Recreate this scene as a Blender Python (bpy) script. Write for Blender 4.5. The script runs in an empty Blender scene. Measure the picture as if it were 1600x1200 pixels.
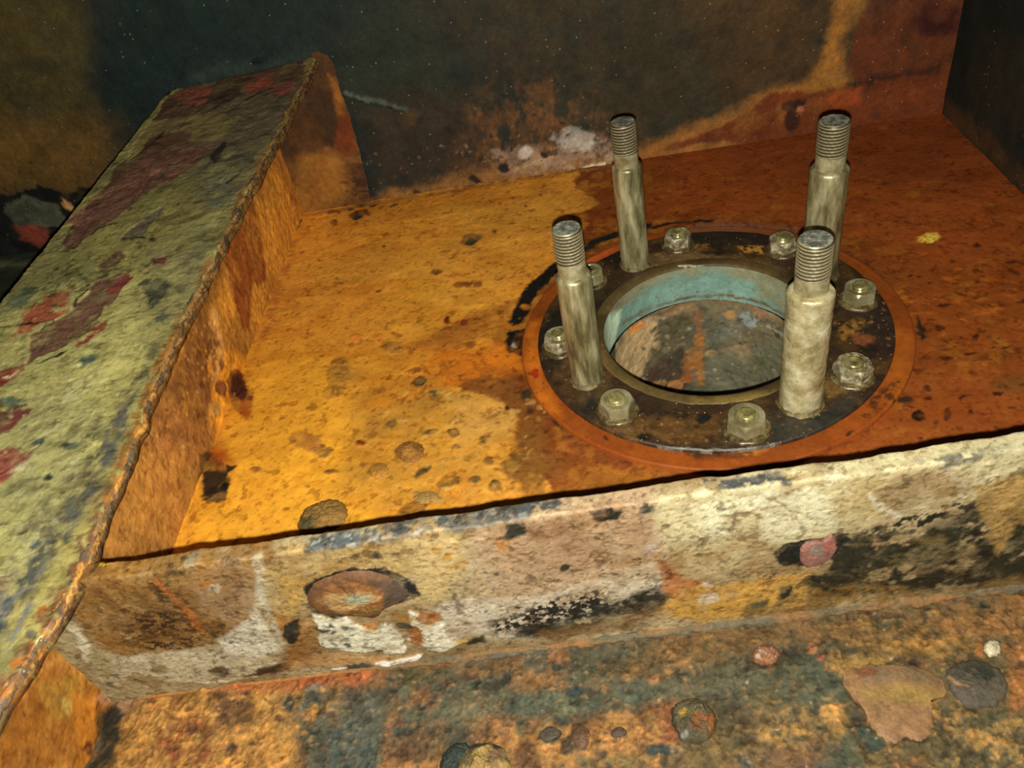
import bpy, math
import numpy as np
from mathutils import Matrix, Vector

S = bpy.context.scene
# ------------------------------------------------------------------ camera
F_PX = 1238.0
PITCH, ROLL, YAW = 0.7182, -0.2251, -0.2096
CAM = np.array([-0.0518, -0.4503, 0.3614])
def cam_axes(p, r, y):
    cy, sy, cp, sp, cr, sr = math.cos(y), math.sin(y), math.cos(p), math.sin(p), math.cos(r), math.sin(r)
    fwd = np.array([sy*cp, cy*cp, -sp]); right = np.array([cy, -sy, 0.0]); up = np.cross(right, fwd)
    return np.array([[cr, sr, 0], [-sr, cr, 0], [0, 0, 1]]) @ np.array([right, up, -fwd])
AX = cam_axes(PITCH, ROLL, YAW)
cd = bpy.data.cameras.new('camera'); cam = bpy.data.objects.new('camera', cd); S.collection.objects.link(cam)
M4 = Matrix.Identity(4)
for i in range(3):
    for j in range(3): M4[i][j] = AX[j][i]
    M4[i][3] = CAM[i]
cam.matrix_world = M4
cd.sensor_width = 36.0; cd.lens = 36.0*F_PX/1600.0; cd.clip_start = 0.01; cd.clip_end = 20
S.camera = cam
# ------------------------------------------------------------------ world, flash, exposure
W = bpy.data.worlds.new('tank_dark'); S.world = W; W.use_nodes = True
W.node_tree.nodes['Background'].inputs[0].default_value = (1.0, 0.85, 0.6, 1); W.node_tree.nodes['Background'].inputs[1].default_value = 0.006
FLASH = CAM - AX[1]*0.0105 - AX[0]*0.0006
ld = bpy.data.lights.new('phone_flash', 'POINT'); lo = bpy.data.objects.new('phone_flash', ld); S.collection.objects.link(lo)
lo.location = FLASH; ld.energy = 20.3; ld.shadow_soft_size = 0.0022; ld.color = (1.0, 0.99, 0.95)
S.view_settings.view_transform = 'Standard'; S.view_settings.look = 'None'
S.view_settings.exposure = 0.0; S.view_settings.gamma = 1.0; S.view_settings.use_curve_mapping = False
K_ALB = 0.60          # brightness of a white surface per (cos / distance^2), used to turn seen colours into surface colours

# ------------------------------------------------------------------ helpers
rng = np.random.default_rng(7)
FZ = -0.006
def ray(px, py):
    d = np.array([(px-800)/F_PX, -(py-600)/F_PX, -1.0]) @ AX
    return d/np.linalg.norm(d)
def at(px, py, P0, n):
    d = ray(px, py); n = np.asarray(n, float)
    return CAM + d*(np.dot(np.asarray(P0)-CAM, n)/np.dot(d, n))
def atz(px, py, z): return at(px, py, (0, 0, z), (0, 0, 1))
def lin(c):
    c = np.asarray(c, float)/255.0
    return np.where(c <= 0.04045, c/12.92, ((c+0.055)/1.055)**2.4)
def _hash(ix, iy, s):
    h = (ix.astype(np.int64)*374761393 + iy.astype(np.int64)*668265263 + s*2147483647) & 0xFFFFFFFF
    h = ((h ^ (h >> 13))*1274126177) & 0xFFFFFFFF
    return ((h ^ (h >> 16)) & 0xFFFF)/65535.0
def vnoise(x, y, s=0):
    ix, iy = np.floor(x), np.floor(y); fx, fy = x-ix, y-iy
    fx = fx*fx*fx*(fx*(fx*6-15)+10); fy = fy*fy*fy*(fy*(fy*6-15)+10)
    a, b, c, d = _hash(ix, iy, s), _hash(ix+1, iy, s), _hash(ix, iy+1, s), _hash(ix+1, iy+1, s)
    return (a*(1-fx)+b*fx)*(1-fy) + (c*(1-fx)+d*fx)*fy
def fbm(x, y, o=4, s=0, g=0.5):
    v, a, t = 0.0, 1.0, 0.0
    for k in range(o):
        v = v + a*vnoise(x*2**k+17.3*k, y*2**k-9.1*k, s+k*31); t += a; a *= g
        x, y = .8*x-.6*y, .6*x+.8*y
    return v/t                                                     # 0..1
def sst(a, b, x):
    t = np.clip((x-a)/(b-a), 0, 1); return t*t*(3-2*t)

class Patch:
    """A surface of the place: points U,V (metres) on a plane O + U*eu + V*ev; colours and relief are laid on it."""
    def __init__(s, O, eu, ev, U, V, n=None, pos=None, pxmap=None, normal_at=None):
        s.O = np.asarray(O, float); s.eu = np.asarray(eu, float); s.ev = np.asarray(ev, float)
        s.n = np.cross(s.eu, s.ev) if n is None else np.asarray(n, float)
        s.shape = U.shape; s.U = U.ravel().astype(float); s.V = V.ravel().astype(float)
        s.C = np.zeros((s.U.size, 3)); s.H = np.zeros(s.U.size); s.R = np.full(s.U.size, 0.75)
        s._pos = pos; s._px = pxmap; s._na = normal_at; s.seed = 3
    def uv(s, px, py):
        if s._px: return s._px(px, py)
        P = at(px, py, s.O, s.n)-s.O
        return float(P@s.eu), float(P@s.ev)
    def p3(s, u, v):
        return s._pos(np.array([u]), np.array([v]))[0] if s._pos else s.O+u*s.eu+v*s.ev
    def alb(s, col, u, v):
        P = s.p3(u, v); L = FLASH-P; d = np.linalg.norm(L)
        n = s._na(u, v) if s._na else s.n
        E = K_ALB*max(float(np.dot(n, L))/d, 0.15)/d**2
        a = lin(col)/E; m = a.max()
        if m > 0.78: a = a*(0.78/m)
        return a
    def mpp(s, u, v): return np.linalg.norm(s.p3(u, v)-CAM)/F_PX
    def base(s, col, px, col2=None, f=30, lo=.35, hi=.65, o=5):
        u, v = s.uv(*px); s.C[:] = s.alb(col, u, v)
        if col2 is not None: s.fill(col2, px, f, lo, hi, o)
    def fill(s, col, px, f, lo, hi, o=5, a=1.0, sx=1.0, sy=1.0, h=0.0):
        u, v = s.uv(*px); s.seed += 7
        m = (sst(lo, hi, fbm(s.U*f*sx, s.V*f*sy, o, s.seed))*a)
        s.C = s.C*(1-m[:, None]) + s.alb(col, u, v)*m[:, None]; s.H += h*m
    def _pts(s, pts):
        if isinstance(pts, str): pts = [tuple(map(float, q.split(','))) for q in pts.split()]
        return np.array([s.uv(*q) for q in pts])
    def _apply(s, idx, m, col, c, h, rg, hn):
        if col is not None:
            s.C[idx] = s.C[idx]*(1-m[:, None]) + s.alb(col, *c)*m[:, None]
        if h: s.H[idx] += h*m
        if rg is not None: s.R[idx] = s.R[idx]*(1-m)+rg*m
    def poly(s, pts, col, soft=3, warp=6, wf=None, a=1.0, h=0.0, rg=None, spk=None, closed=True, w=0, sx=1, sy=1, dome=False, ctr=None, mot=.45):
        """spk=(size_px, lo, hi) breaks the stain into specks."""
        q = s._pts(pts); c = q.mean(0); k = s.mpp(*c)
        if ctr is not None: c = np.array(s.uv(*ctr))
        so, wa = soft*k, warp*k; mar = so+wa*1.2+w*k
        x0, y0 = q.min(0)-mar; x1, y1 = q.max(0)+mar
        idx = np.where((s.U > x0) & (s.U < x1) & (s.V > y0) & (s.V < y1))[0]
        s.seed += 5
        if idx.size == 0: return
        x, y = s.U[idx], s.V[idx]
        if wf is None: wf = 1.0/(max(warp, 2)*4.0*k)
        X = x+(fbm(x*wf, y*wf, 6, s.seed, .62)-.5)*2.6*wa; Y = y+(fbm(x*wf+50, y*wf+50, 6, s.seed+1, .62)-.5)*2.6*wa
        d2 = np.full(idx.size, 1e9); ins = np.zeros(idx.size, bool); n = len(q)
        for i in range(n if closed else n-1):
            ax, ay = q[i]; bx, by = q[(i+1) % n]; ex, ey = bx-ax, by-ay
            t = np.clip(((X-ax)*ex+(Y-ay)*ey)/(ex*ex+ey*ey+1e-15), 0, 1)
            d2 = np.minimum(d2, (X-ax-t*ex)**2+(Y-ay-t*ey)**2)
            if closed and ey != 0:
                cr = ((ay > Y) != (by > Y)) & (X < ex*(Y-ay)/ey+ax); ins ^= cr
        d = np.sqrt(d2)
        sd = np.where(ins, -d, d) if closed else d-w*k*.5
        fr = fbm(x/(5*k), y/(5*k), 4, s.seed+9, .6)-.5              # frayed rim and uneven cover
        m = 1-sst(-so, so, sd+fr*min(soft*1.2+1.5, 7)*k)
        if mot: m = m*(1-mot*sst(.42, .75, fbm(x/(26*k), y/(26*k), 5, s.seed+13, .62)))
        if dome: m = m*np.sqrt(np.clip(-sd/(-sd.min()+1e-9), 0, 1))
        if spk is not None:
            f = 1.0/(spk[0]*k); m = m*sst(spk[1], spk[2], .5+1.25*(fbm(x*f*sx, y*f*sy, 5, s.seed+2, .62)-.5))
        s._apply(idx, m*a, col, c, h, rg, 0)
    def ell(s, cx, cy, rx, ry, ang, col, **kw):
        t = np.linspace(0, 2*np.pi, 17)[:-1]; ca, sa = math.cos(math.radians(ang)), math.sin(math.radians(ang))
        kw.setdefault('warp', min(rx, ry)*.45); kw.setdefault('soft', 2)
        s.poly([(cx+rx*math.cos(b)*ca-ry*math.sin(b)*sa, cy+rx*math.cos(b)*sa+ry*math.sin(b)*ca) for b in t], col, **kw)
    def line(s, pts, w, col, **kw):
        kw.setdefault('warp', 4); kw.setdefault('soft', max(1.5, w*.3)); s.poly(pts, col, closed=False, w=w, **kw)
    def dots(s, pts, col, n, r0, r1, stretch=1.0, ang=0, a=.9, h=0, soft=1.5):
        if isinstance(pts, str): pts = [tuple(map(float, q.split(','))) for q in pts.split()]
        P = np.array(pts); lo_, hi_ = P.min(0), P.max(0); k = 0
        while k < n:
            x, y = rng.uniform(lo_, hi_); ins = False
            for i in range(len(P)):
                a0, b0 = P[i], P[(i+1) % len(P)]
                if (a0[1] > y) != (b0[1] > y) and x < (b0[0]-a0[0])*(y-a0[1])/(b0[1]-a0[1])+a0[0]: ins = not ins
            if not ins: continue
            k += 1; r = r0+(r1-r0)*rng.random()**2
            s.ell(x, y, r*stretch*rng.uniform(.6, 1.5), r*rng.uniform(.5, 1.1), ang+rng.uniform(-25, 25), col, a=a*rng.uniform(.5, 1), h=h, soft=.6+r*.3, warp=r*1.4, mot=0)
    def vary(s, f, amt, o=4, sx=1, sy=1):
        s.seed += 3; s.C *= (1+amt*2*(fbm(s.U*f*sx, s.V*f*sy, o, s.seed)-.5))[:, None]
    def grit(s, f, lo, hi, k, o=5, sx=1, sy=1, h=0.0):
        s.seed += 7; m = sst(lo, hi, fbm(s.U*f*sx, s.V*f*sy, o, s.seed, .58)); s.C *= 1+m[:, None]*(np.asarray(k)-1); s.H += h*m
    def relief(s, f, amt, o=5, sx=1, sy=1):
        s.seed += 3; s.H += amt*2*(fbm(s.U*f*sx, s.V*f*sy, o, s.seed)-.5)
    def points(s):
        if s._pos: P = s._pos(s.U, s.V)
        else: P = s.O+s.U[:, None]*s.eu+s.V[:, None]*s.ev
        N = np.array([s._na(u, v) for u, v in zip(s.U, s.V)]) if s._na else s.n
        return P+s.H[:, None]*N

def link(o, parent=None):
    S.collection.objects.link(o)
    if parent is not None: o.parent = parent
    return o
def tag(o, label, cat=None, group=None, kind=None):
    if label: o['label'] = label
    if cat: o['category'] = cat
    if group: o['group'] = group
    if kind: o['kind'] = kind
    return o
def empty(name, loc=(0, 0, 0)):
    e = bpy.data.objects.new(name, None); e.empty_display_size = .01; e.location = loc; return link(e)
def mesh_obj(name, verts, quads, mat, parent=None, col=None, rgh=None, smooth=True, extra_faces=None, origin=None):
    verts = np.asarray(verts, np.float32)
    if parent is not None and origin is None: verts = verts-np.array(parent.matrix_basis.translation, np.float32)
    if origin is not None: verts = verts-np.asarray(origin, np.float32)
    me = bpy.data.meshes.new(name)
    quads = np.asarray(quads, np.int32); nq = len(quads)
    loops = quads.ravel(); starts = np.arange(nq)*4; tot = np.full(nq, 4)
    if extra_faces:
        for f in extra_faces:
            starts = np.append(starts, len(loops)); tot = np.append(tot, len(f)); loops = np.append(loops, np.asarray(f, np.int32))
    me.vertices.add(len(verts)); me.vertices.foreach_set('co', verts.ravel())
    me.loops.add(len(loops)); me.loops.foreach_set('vertex_index', loops.astype(np.int32))
    me.polygons.add(len(starts)); me.polygons.foreach_set('loop_start', starts.astype(np.int32)); me.polygons.foreach_set('loop_total', tot.astype(np.int32))
    me.update(calc_edges=True); me.validate()
    me.polygons.foreach_set('use_smooth', np.full(len(me.polygons), smooth))
    if col is not None:
        at_ = me.attributes.new('stain', 'FLOAT_COLOR', 'POINT'); c4 = np.ones((len(verts), 4), np.float32); c4[:, :3] = np.clip(col, .0008, .9)
        at_.data.foreach_set('color', c4.ravel())
        ar = me.attributes.new('rough', 'FLOAT', 'POINT'); ar.data.foreach_set('value', np.asarray(rgh if rgh is not None else np.full(len(verts), .75), np.float32))
    me.materials.append(mat)
    o = bpy.data.objects.new(name, me)
    if origin is not None: o.location = origin
    return link(o, parent)
def grid_quads(nv, nu, wrap=False):
    i = np.arange(nv*nu).reshape(nv, nu)
    if wrap: i = np.concatenate([i, i[:, :1]], 1)
    return np.stack([i[:-1, :-1], i[:-1, 1:], i[1:, 1:], i[1:, :-1]], -1).reshape(-1, 4)
def build(p, name, mat, parent=None, thick=0.0, keep=None, wrap=False, origin=None):
    nv, nu = p.shape; V = p.points(); q = grid_quads(nv, nu, wrap); C, R = p.C, p.R; ex = None
    if keep is not None:
        m = keep(p.U, p.V); q = q[m[q].all(1)]
        used = np.unique(q); mp = np.full(len(V), -1); mp[used] = np.arange(used.size); V, C, R, q = V[used], C[used], R[used], mp[q]
    elif thick:
        i = np.arange(nv*nu).reshape(nv, nu)
        b = np.concatenate([i[0, :-1], i[:-1, -1], i[-1, :0:-1], i[:0:-1, 0]]); nb = len(b); n0 = len(V)
        V = np.concatenate([V, V[b]-p.n*thick]); C = np.concatenate([C, C[b]]); R = np.concatenate([R, R[b]])
        k = np.arange(nb); k2 = (k+1) % nb
        q = np.concatenate([q, np.stack([b[k], n0+k, n0+k2, b[k2]], -1)]); ex = [list(n0+k[::-1])]
    return mesh_obj(name, V, q, mat, parent, C, R, extra_faces=ex, origin=origin)

# ------------------------------------------------------------------ materials
def mat_painted(name, bump=.35, bscale=900, bdist=.0006, grain=.25, gscale=700, metal=0.0, spec=.22, speck=None, rmul=1.0, pit=.25):
    """Rust, paint and dirt: colour of the stain map, broken by fine grain, with a fine pitted bump."""
    m = bpy.data.materials.new(name); m.use_nodes = True; N, L = m.node_tree.nodes, m.node_tree.links
    b = N['Principled BSDF']; b.inputs['Metallic'].default_value = metal; b.inputs['Specular IOR Level'].default_value = spec
    a = N.new('ShaderNodeAttribute'); a.attribute_name = 'stain'; r = N.new('ShaderNodeAttribute'); r.attribute_name = 'rough'
    tc = N.new('ShaderNodeTexCoord')
    n1 = N.new('ShaderNodeTexNoise'); n1.inputs['Scale'].default_value = gscale; n1.inputs['Detail'].default_value = 4; n1.inputs['Roughness'].default_value = .65
    n2 = N.new('ShaderNodeTexNoise'); n2.inputs['Scale'].default_value = gscale*.22; n2.inputs['Detail'].default_value = 6; n2.inputs['Roughness'].default_value = .7
    L.new(tc.outputs['Object'], n1.inputs['Vector']); L.new(tc.outputs['Object'], n2.inputs['Vector'])
    ad = N.new('ShaderNodeMath'); ad.operation = 'ADD'; L.new(n1.outputs['Fac'], ad.inputs[0]); L.new(n2.outputs['Fac'], ad.inputs[1])
    mr = N.new('ShaderNodeMapRange'); mr.inputs['From Min'].default_value = .7; mr.inputs['From Max'].default_value = 1.3
    mr.inputs['To Min'].default_value = 1-grain; mr.inputs['To Max'].default_value = 1+grain; mr.clamp = False
    L.new(ad.outputs[0], mr.inputs['Value'])
    vm = N.new('ShaderNodeVectorMath'); vm.operation = 'SCALE'; L.new(a.outputs['Color'], vm.inputs[0]); L.new(mr.outputs['Result'], vm.inputs['Scale'])
    pn = N.new('ShaderNodeTexNoise'); pn.inputs['Scale'].default_value = gscale*.55; pn.inputs['Detail'].default_value = 8; pn.inputs['Roughness'].default_value = .72; pn.inputs['Distortion'].default_value = .6
    L.new(tc.outputs['Object'], pn.inputs['Vector'])
    pr = N.new('ShaderNodeValToRGB'); e = pr.color_ramp.elements; e[0].position = .30; e[0].color = (1+pit*.7,)*3+(1,); e[1].position = .72; e[1].color = (1-pit*1.6,)*3+(1,)
    k_ = e.new(.42); k_.color = (1, 1, 1, 1); k_ = e.new(.57); k_.color = (1, 1, 1, 1); k_ = e.new(.64); k_.color = (1-pit,)*3+(1,)
    L.new(pn.outputs['Fac'], pr.inputs['Fac'])
    vp = N.new('ShaderNodeVectorMath'); vp.operation = 'MULTIPLY'; L.new(vm.outputs['Vector'], vp.inputs[0]); L.new(pr.outputs['Color'], vp.inputs[1])
    out = vp.outputs['Vector']
    if speck:
        vo = N.new('ShaderNodeTexVoronoi'); vo.inputs['Scale'].default_value = speck[0]; L.new(tc.outputs['Object'], vo.inputs['Vector'])
        sp = N.new('ShaderNodeMapRange'); sp.inputs['From Min'].default_value = speck[1]; sp.inputs['From Max'].default_value = speck[1]*.5; sp.inputs['To Min'].default_value = 0; sp.inputs['To Max'].default_value = 1
        L.new(vo.outputs['Distance'], sp.inputs['Value'])
        sx = N.new('ShaderNodeSeparateColor'); L.new(vo.outputs['Color'], sx.inputs['Color'])
        gt = N.new('ShaderNodeMath'); gt.operation = 'GREATER_THAN'; gt.inputs[1].default_value = speck[2]; L.new(sx.outputs['Red'], gt.inputs[0])
        mu = N.new('ShaderNodeMath'); mu.operation = 'MULTIPLY'; L.new(sp.outputs['Result'], mu.inputs[0]); L.new(gt.outputs[0], mu.inputs[1])
        mx = N.new('ShaderNodeMix'); mx.data_type = 'RGBA'; L.new(mu.outputs[0], mx.inputs['Factor']); L.new(out, mx.inputs['A']); mx.inputs['B'].default_value = (*speck[3], 1); out = mx.outputs['Result']
    L.new(out, b.inputs['Base Color'])
    rm = N.new('ShaderNodeMath'); rm.operation = 'MULTIPLY'; rm.inputs[1].default_value = rmul; L.new(r.outputs['Fac'], rm.inputs[0]); L.new(rm.outputs[0], b.inputs['Roughness'])
    bn = N.new('ShaderNodeTexNoise'); bn.inputs['Scale'].default_value = bscale; bn.inputs['Detail'].default_value = 5; bn.inputs['Roughness'].default_value = .6; L.new(tc.outputs['Object'], bn.inputs['Vector'])
    bp = N.new('ShaderNodeBump'); bp.inputs['Strength'].default_value = bump; bp.inputs['Distance'].default_value = bdist; L.new(bn.outputs['Fac'], bp.inputs['Height']); L.new(bp.outputs['Normal'], b.inputs['Normal'])
    return m
def mat_metal(name, c1, c2, c3, rough=(.3, .6), scale=120, metal=.75, bump=.25, stretch=(1, 1, 1)):
    m = bpy.data.materials.new(name); m.use_nodes = True; N, L = m.node_tree.nodes, m.node_tree.links
    b = N['Principled BSDF']; b.inputs['Metallic'].default_value = metal
    tc = N.new('ShaderNodeTexCoord'); mp = N.new('ShaderNodeMapping'); mp.inputs['Scale'].default_value = stretch; L.new(tc.outputs['Object'], mp.inputs['Vector'])
    oi = N.new('ShaderNodeObjectInfo'); va = N.new('ShaderNodeVectorMath'); va.operation = 'ADD'; L.new(mp.outputs[0], va.inputs[0])
    n = N.new('ShaderNodeTexNoise'); n.inputs['Scale'].default_value = scale; n.inputs['Detail'].default_value = 6; n.inputs['Roughness'].default_value = .65; L.new(mp.outputs[0], n.inputs['Vector'])
    n.noise_dimensions = '4D'; mw = N.new('ShaderNodeMath'); mw.operation = 'MULTIPLY'; mw.inputs[1].default_value = 13; L.new(oi.outputs['Random'], mw.inputs[0]); L.new(mw.outputs[0], n.inputs['W'])
    cr = N.new('ShaderNodeValToRGB'); e = cr.color_ramp.elements; e[0].position = .36; e[0].color = (*lin(c1), 1); e[1].position = .66; e[1].color = (*lin(c3), 1)
    k = e.new(.5); k.color = (*lin(c2), 1); L.new(n.outputs['Fac'], cr.inputs['Fac']); L.new(cr.outputs['Color'], b.inputs['Base Color'])
    mr = N.new('ShaderNodeMapRange'); mr.inputs['From Min'].default_value = .3; mr.inputs['From Max'].default_value = .7; mr.inputs['To Min'].default_value = rough[0]; mr.inputs['To Max'].default_value = rough[1]
    L.new(n.outputs['Fac'], mr.inputs['Value']); L.new(mr.outputs[0], b.inputs['Roughness'])
    bn = N.new('ShaderNodeTexNoise'); bn.inputs['Scale'].default_value = scale*2.5; bn.inputs['Detail'].default_value = 4; L.new(tc.outputs['Object'], bn.inputs['Vector'])
    bp = N.new('ShaderNodeBump'); bp.inputs['Strength'].default_value = bump; bp.inputs['Distance'].default_value = .0008; L.new(bn.outputs['Fac'], bp.inputs['Height']); L.new(bp.outputs['Normal'], b.inputs['Normal'])
    return m
M_floor = mat_painted('rusty_floor_plate', bump=.35, bscale=700, grain=.12, gscale=600, pit=.16)
M_near = mat_painted('scaly_floor_plate', bump=.9, bscale=450, grain=.28, gscale=500, pit=.42)
M_wall = mat_painted('dark_painted_wall', bump=.35, bscale=600, grain=.3, gscale=600, speck=(190, .16, .78, (.20, .18, .11)))
M_beam = mat_painted('peeling_paint', bump=.6, bscale=500, grain=.18, gscale=600, pit=.3)
M_crumb = mat_painted('crumbly_rust_edge', bump=1.0, bscale=450, grain=.4, gscale=500, pit=.5)
M_disc = mat_painted('oily_black_rust', bump=.6, bscale=600, grain=.45, gscale=700, spec=.5, speck=(420, .2, .9, (.55, .36, .1)))
M_pad = mat_painted('orange_primer', bump=.3, bscale=500, grain=.15, gscale=500)
M_bore = mat_painted('stained_bore', bump=.35, bscale=500, grain=.2, gscale=500)
M_scale = mat_painted('rust_scale', bump=.7, bscale=700, grain=.3, gscale=600)
def span(a, b, st): return np.linspace(a, b, max(2, int(round((b-a)/st))+1))
def lines(*segs):                                                  # (a, b, step) pieces joined
    return np.unique(np.concatenate([span(*q) for q in segs]).round(6))

# ================================================================== THE SETTING
# ---- back wall (leans with the plan by 3 degrees)
wu = np.array([1, .0541, 0]); wu /= np.linalg.norm(wu)
WALL_O = np.array([0, .2733, 0.0])
def wall_patch(us, vs, off=0.0):
    U, V = np.meshgrid(us, vs); n = np.cross(wu, (0, 0, 1))
    return Patch(WALL_O+n*off, wu, (0, 0, 1), U, V)
p = wall_patch(lines((-1.1, -.72, .02), (-.72, .32, .0015), (.32, .36, .02)), lines((FZ-.004, .17, .0015), (.17, .26, .004), (.26, .9, .05)))
p.base((36, 40, 28), (700, 80), (24, 33, 28), f=8, lo=.4, hi=.62)
p.poly("120,-150 640,-150 560,100 470,60 250,130 180,230 140,120", (21, 32, 26), soft=60, warp=50)
p.poly("650,-200 1320,-200 1290,130 1150,180 950,210 760,130 700,40", (58, 46, 24), soft=60, warp=50, a=.8)
p.poly("1050,-100 1330,-100 1300,120 1150,160 1080,60", (74, 50, 22), soft=50, warp=40, a=.8)
p.poly("-300,-100 125,-100 140,140 175,300 -300,310", (54, 44, 18), soft=22, warp=12)
p.poly("-300,180 170,200 175,305 -300,320", (76, 52, 17), soft=40, warp=10, a=.8)
p.poly("570,160 760,140 800,260 590,310", (46, 37, 24), soft=30, warp=25)
p.poly("735,150 780,120 860,135 930,180 985,210 1000,270 690,300 720,220", (80, 55, 31), soft=30, warp=35, spk=(22, .3, .7))
p.poly("735,150 860,135 950,190 950,265 740,275", (104, 66, 31), soft=26, warp=30, spk=(9, .45, .75), sy=.5, a=.7)
p.poly("560,318 600,290 700,270 780,250 860,262 960,235 1100,195 1200,150 1240,165 1220,240 560,335", (122, 82, 38), soft=12, warp=22)
p.poly("960,245 1080,195 1180,160 1300,120 1340,150 1230,210 960,280", (132, 84, 32), soft=12, warp=20)
p.poly("1300,-80 1375,-80 1345,20 1330,60 1325,110 1360,130 1240,190 1210,160 1290,100 1300,40", (138, 90, 32), soft=12, warp=14)
p.poly("1345,20 1400,-20 1520,-40 1520,200 1380,180 1330,115 1328,60", (84, 40, 14), soft=4, warp=10)
p.poly("1150,185 1200,150 1300,140 1480,100 1500,220 1180,230 1090,225 1020,245 1060,225", (92, 42, 13), soft=3, warp=10)
p.poly("1420,30 1460,5 1500,10 1500,50 1440,52", (48, 16, 10), soft=8, warp=8)
p.line("1330,133 1400,118 1470,108", 9, (38, 20, 8), warp=8, soft=5, a=.85)
p.poly("1280,150 1350,140 1340,165 1290,170", (135, 58, 20), soft=6, warp=10, a=.8)
p.ell(1240, 165, 20, 9, -15, (25, 16, 10)); p.ell(1235, 190, 14, 16, 0, (50, 24, 12)); p.ell(1250, 170, 6, 5, 0, (150, 85, 60)); p.ell(1283, 66, 11, 6, 0, (38, 32, 24))
p.poly("770,245 800,225 850,235 900,210 955,215 958,250 900,262 780,270", (140, 110, 84), soft=9, warp=14, spk=(12, .25, .55))
p.poly("865,222 890,205 925,207 935,225 915,240 880,235", (168, 158, 140), soft=5, warp=12, h=.0006)
p.ell(820, 240, 12, 10, -20, (172, 158, 138), h=.0005); p.ell(775, 238, 11, 5, 20, (130, 110, 86))
p.line("790,262 870,256 920,260 955,252", 7, (150, 124, 90), warp=10, spk=(14, .35, .6)); p.line("915,262 945,256", 4, (200, 175, 140))
for x, y, r in ((745, 280, 9), (785, 262, 9), (778, 252, 6), (652, 300, 9), (575, 300, 10), (850, 243, 8), (930, 219, 6), (700, 203, 7), (758, 292, 5), (700, 300, 6)): p.ell(x, y, r, r*.6, 20, (34, 24, 16), warp=5)
p.line("540,146 575,156 632,172", 7, (66, 76, 64), warp=5, h=.0008); p.line("538,150 580,162 630,174", 3, (22, 28, 22), warp=4)
p.ell(640, 185, 14, 12, 0, (66, 50, 24), soft=8); p.ell(555, 105, 26, 10, 30, (34, 44, 36), soft=8, a=.6)
p.line("300,118 420,96 490,80", 16, (40, 50, 40), warp=8, soft=8, a=.55); p.ell(405, 95, 16, 7, -20, (12, 18, 15))
p.dots("560,240 960,190 960,270 580,310", (112, 84, 50), 120, .7, 2.2); p.dots("690,210 960,190 960,270 690,290", (150, 124, 88), 60, .7, 2.4); p.dots("560,200 960,140 960,260 580,300", (30, 20, 12), 70, 1, 4)
p.dots("0,240 140,240 140,300 0,300", (46, 30, 12), 25, 1, 3)
# peeled patch low on the wall in the left bay: bare black steel with paint left on it
p.poly("-60,320 20,305 60,296 100,308 120,296 170,300 240,300 240,400 60,420 -80,420", (9, 10, 8), soft=2, warp=12, h=-.0012)
p.poly("5,318 40,305 85,318 110,345 100,358 62,356 40,372 20,356 8,335", (58, 58, 42), soft=2, warp=8, h=.0012)
p.poly("20,356 72,352 76,378 62,386 48,380 30,374", (92, 40, 25), soft=3, warp=8, h=.0012)
p.poly("96,312 106,318 120,330 112,332 100,324", (150, 110, 60), soft=2, warp=4)
p.vary(60, .35); p.vary(400, .25); p.relief(60, .0007); p.relief(300, .0003)
tag(build(p, 'wall_back', M_wall), 'dark green and brown painted tank wall stained with rust behind the flange', kind='structure')
# ---- right wall
ru = np.array([-.0674, .9977, 0.0]); RW0 = atz(1470, 175, FZ)
U, V = np.meshgrid(lines((-1.5, -.35, .05), (-.35, .02, .003)), lines((FZ-.004, .15, .003), (.15, .9, .05)))
p = Patch(RW0, -ru, (0, 0, 1), -U[:, ::-1], V)
p.base((13, 15, 10), (1540, 120), (21, 19, 11), f=14, lo=.45, hi=.7)
p.poly("1460,150 1480,185 1600,310 1700,400 1700,370 1500,170", (52, 34, 14), soft=10, warp=12, a=.8)
p.vary(80, .4); p.relief(60, .0008)
tag(build(p, 'wall_right', M_wall), 'nearly black tank wall at the right edge of the photo', kind='structure')
# ---- inner floor
U, V = np.meshgrid(lines((-.385, -.36, .003), (-.36, .27, .00095)), lines((-.262, .295, .00095)))
p = Patch((0, 0, FZ), (1, 0, 0), (0, 1, 0), U, V); p.R[:] = .62
p.base((222, 153, 40), (450, 650), (206, 136, 40), f=9, lo=.35, hi=.65)
p.poly("440,300 960,240 930,400 820,470 640,480 420,560", (180, 116, 36), soft=60, warp=50, a=.85)
p.fill((214, 150, 52), (620, 560), 22, .5, .72, a=.5, sx=.5)
p.fill((178, 100, 26), (620, 560), 30, .55, .75, a=.45, sx=.45)
p.poly("300,560 520,560 560,700 480,830 250,870", (232, 162, 42), soft=50, warp=30, a=.7)
# lighter, mottled ground before the flange
p.poly("640,560 780,585 850,640 880,700 900,760 600,830 520,760 560,640", (210, 148, 54), soft=40, warp=40, a=.8)
p.poly("700,620 800,600 830,650 800,690 760,700 690,680", (222, 164, 74), soft=18, warp=26, a=.75)
p.poly("540,560 700,600 660,680 560,670", (172, 116, 42), soft=25, warp=30, a=.6)
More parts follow.
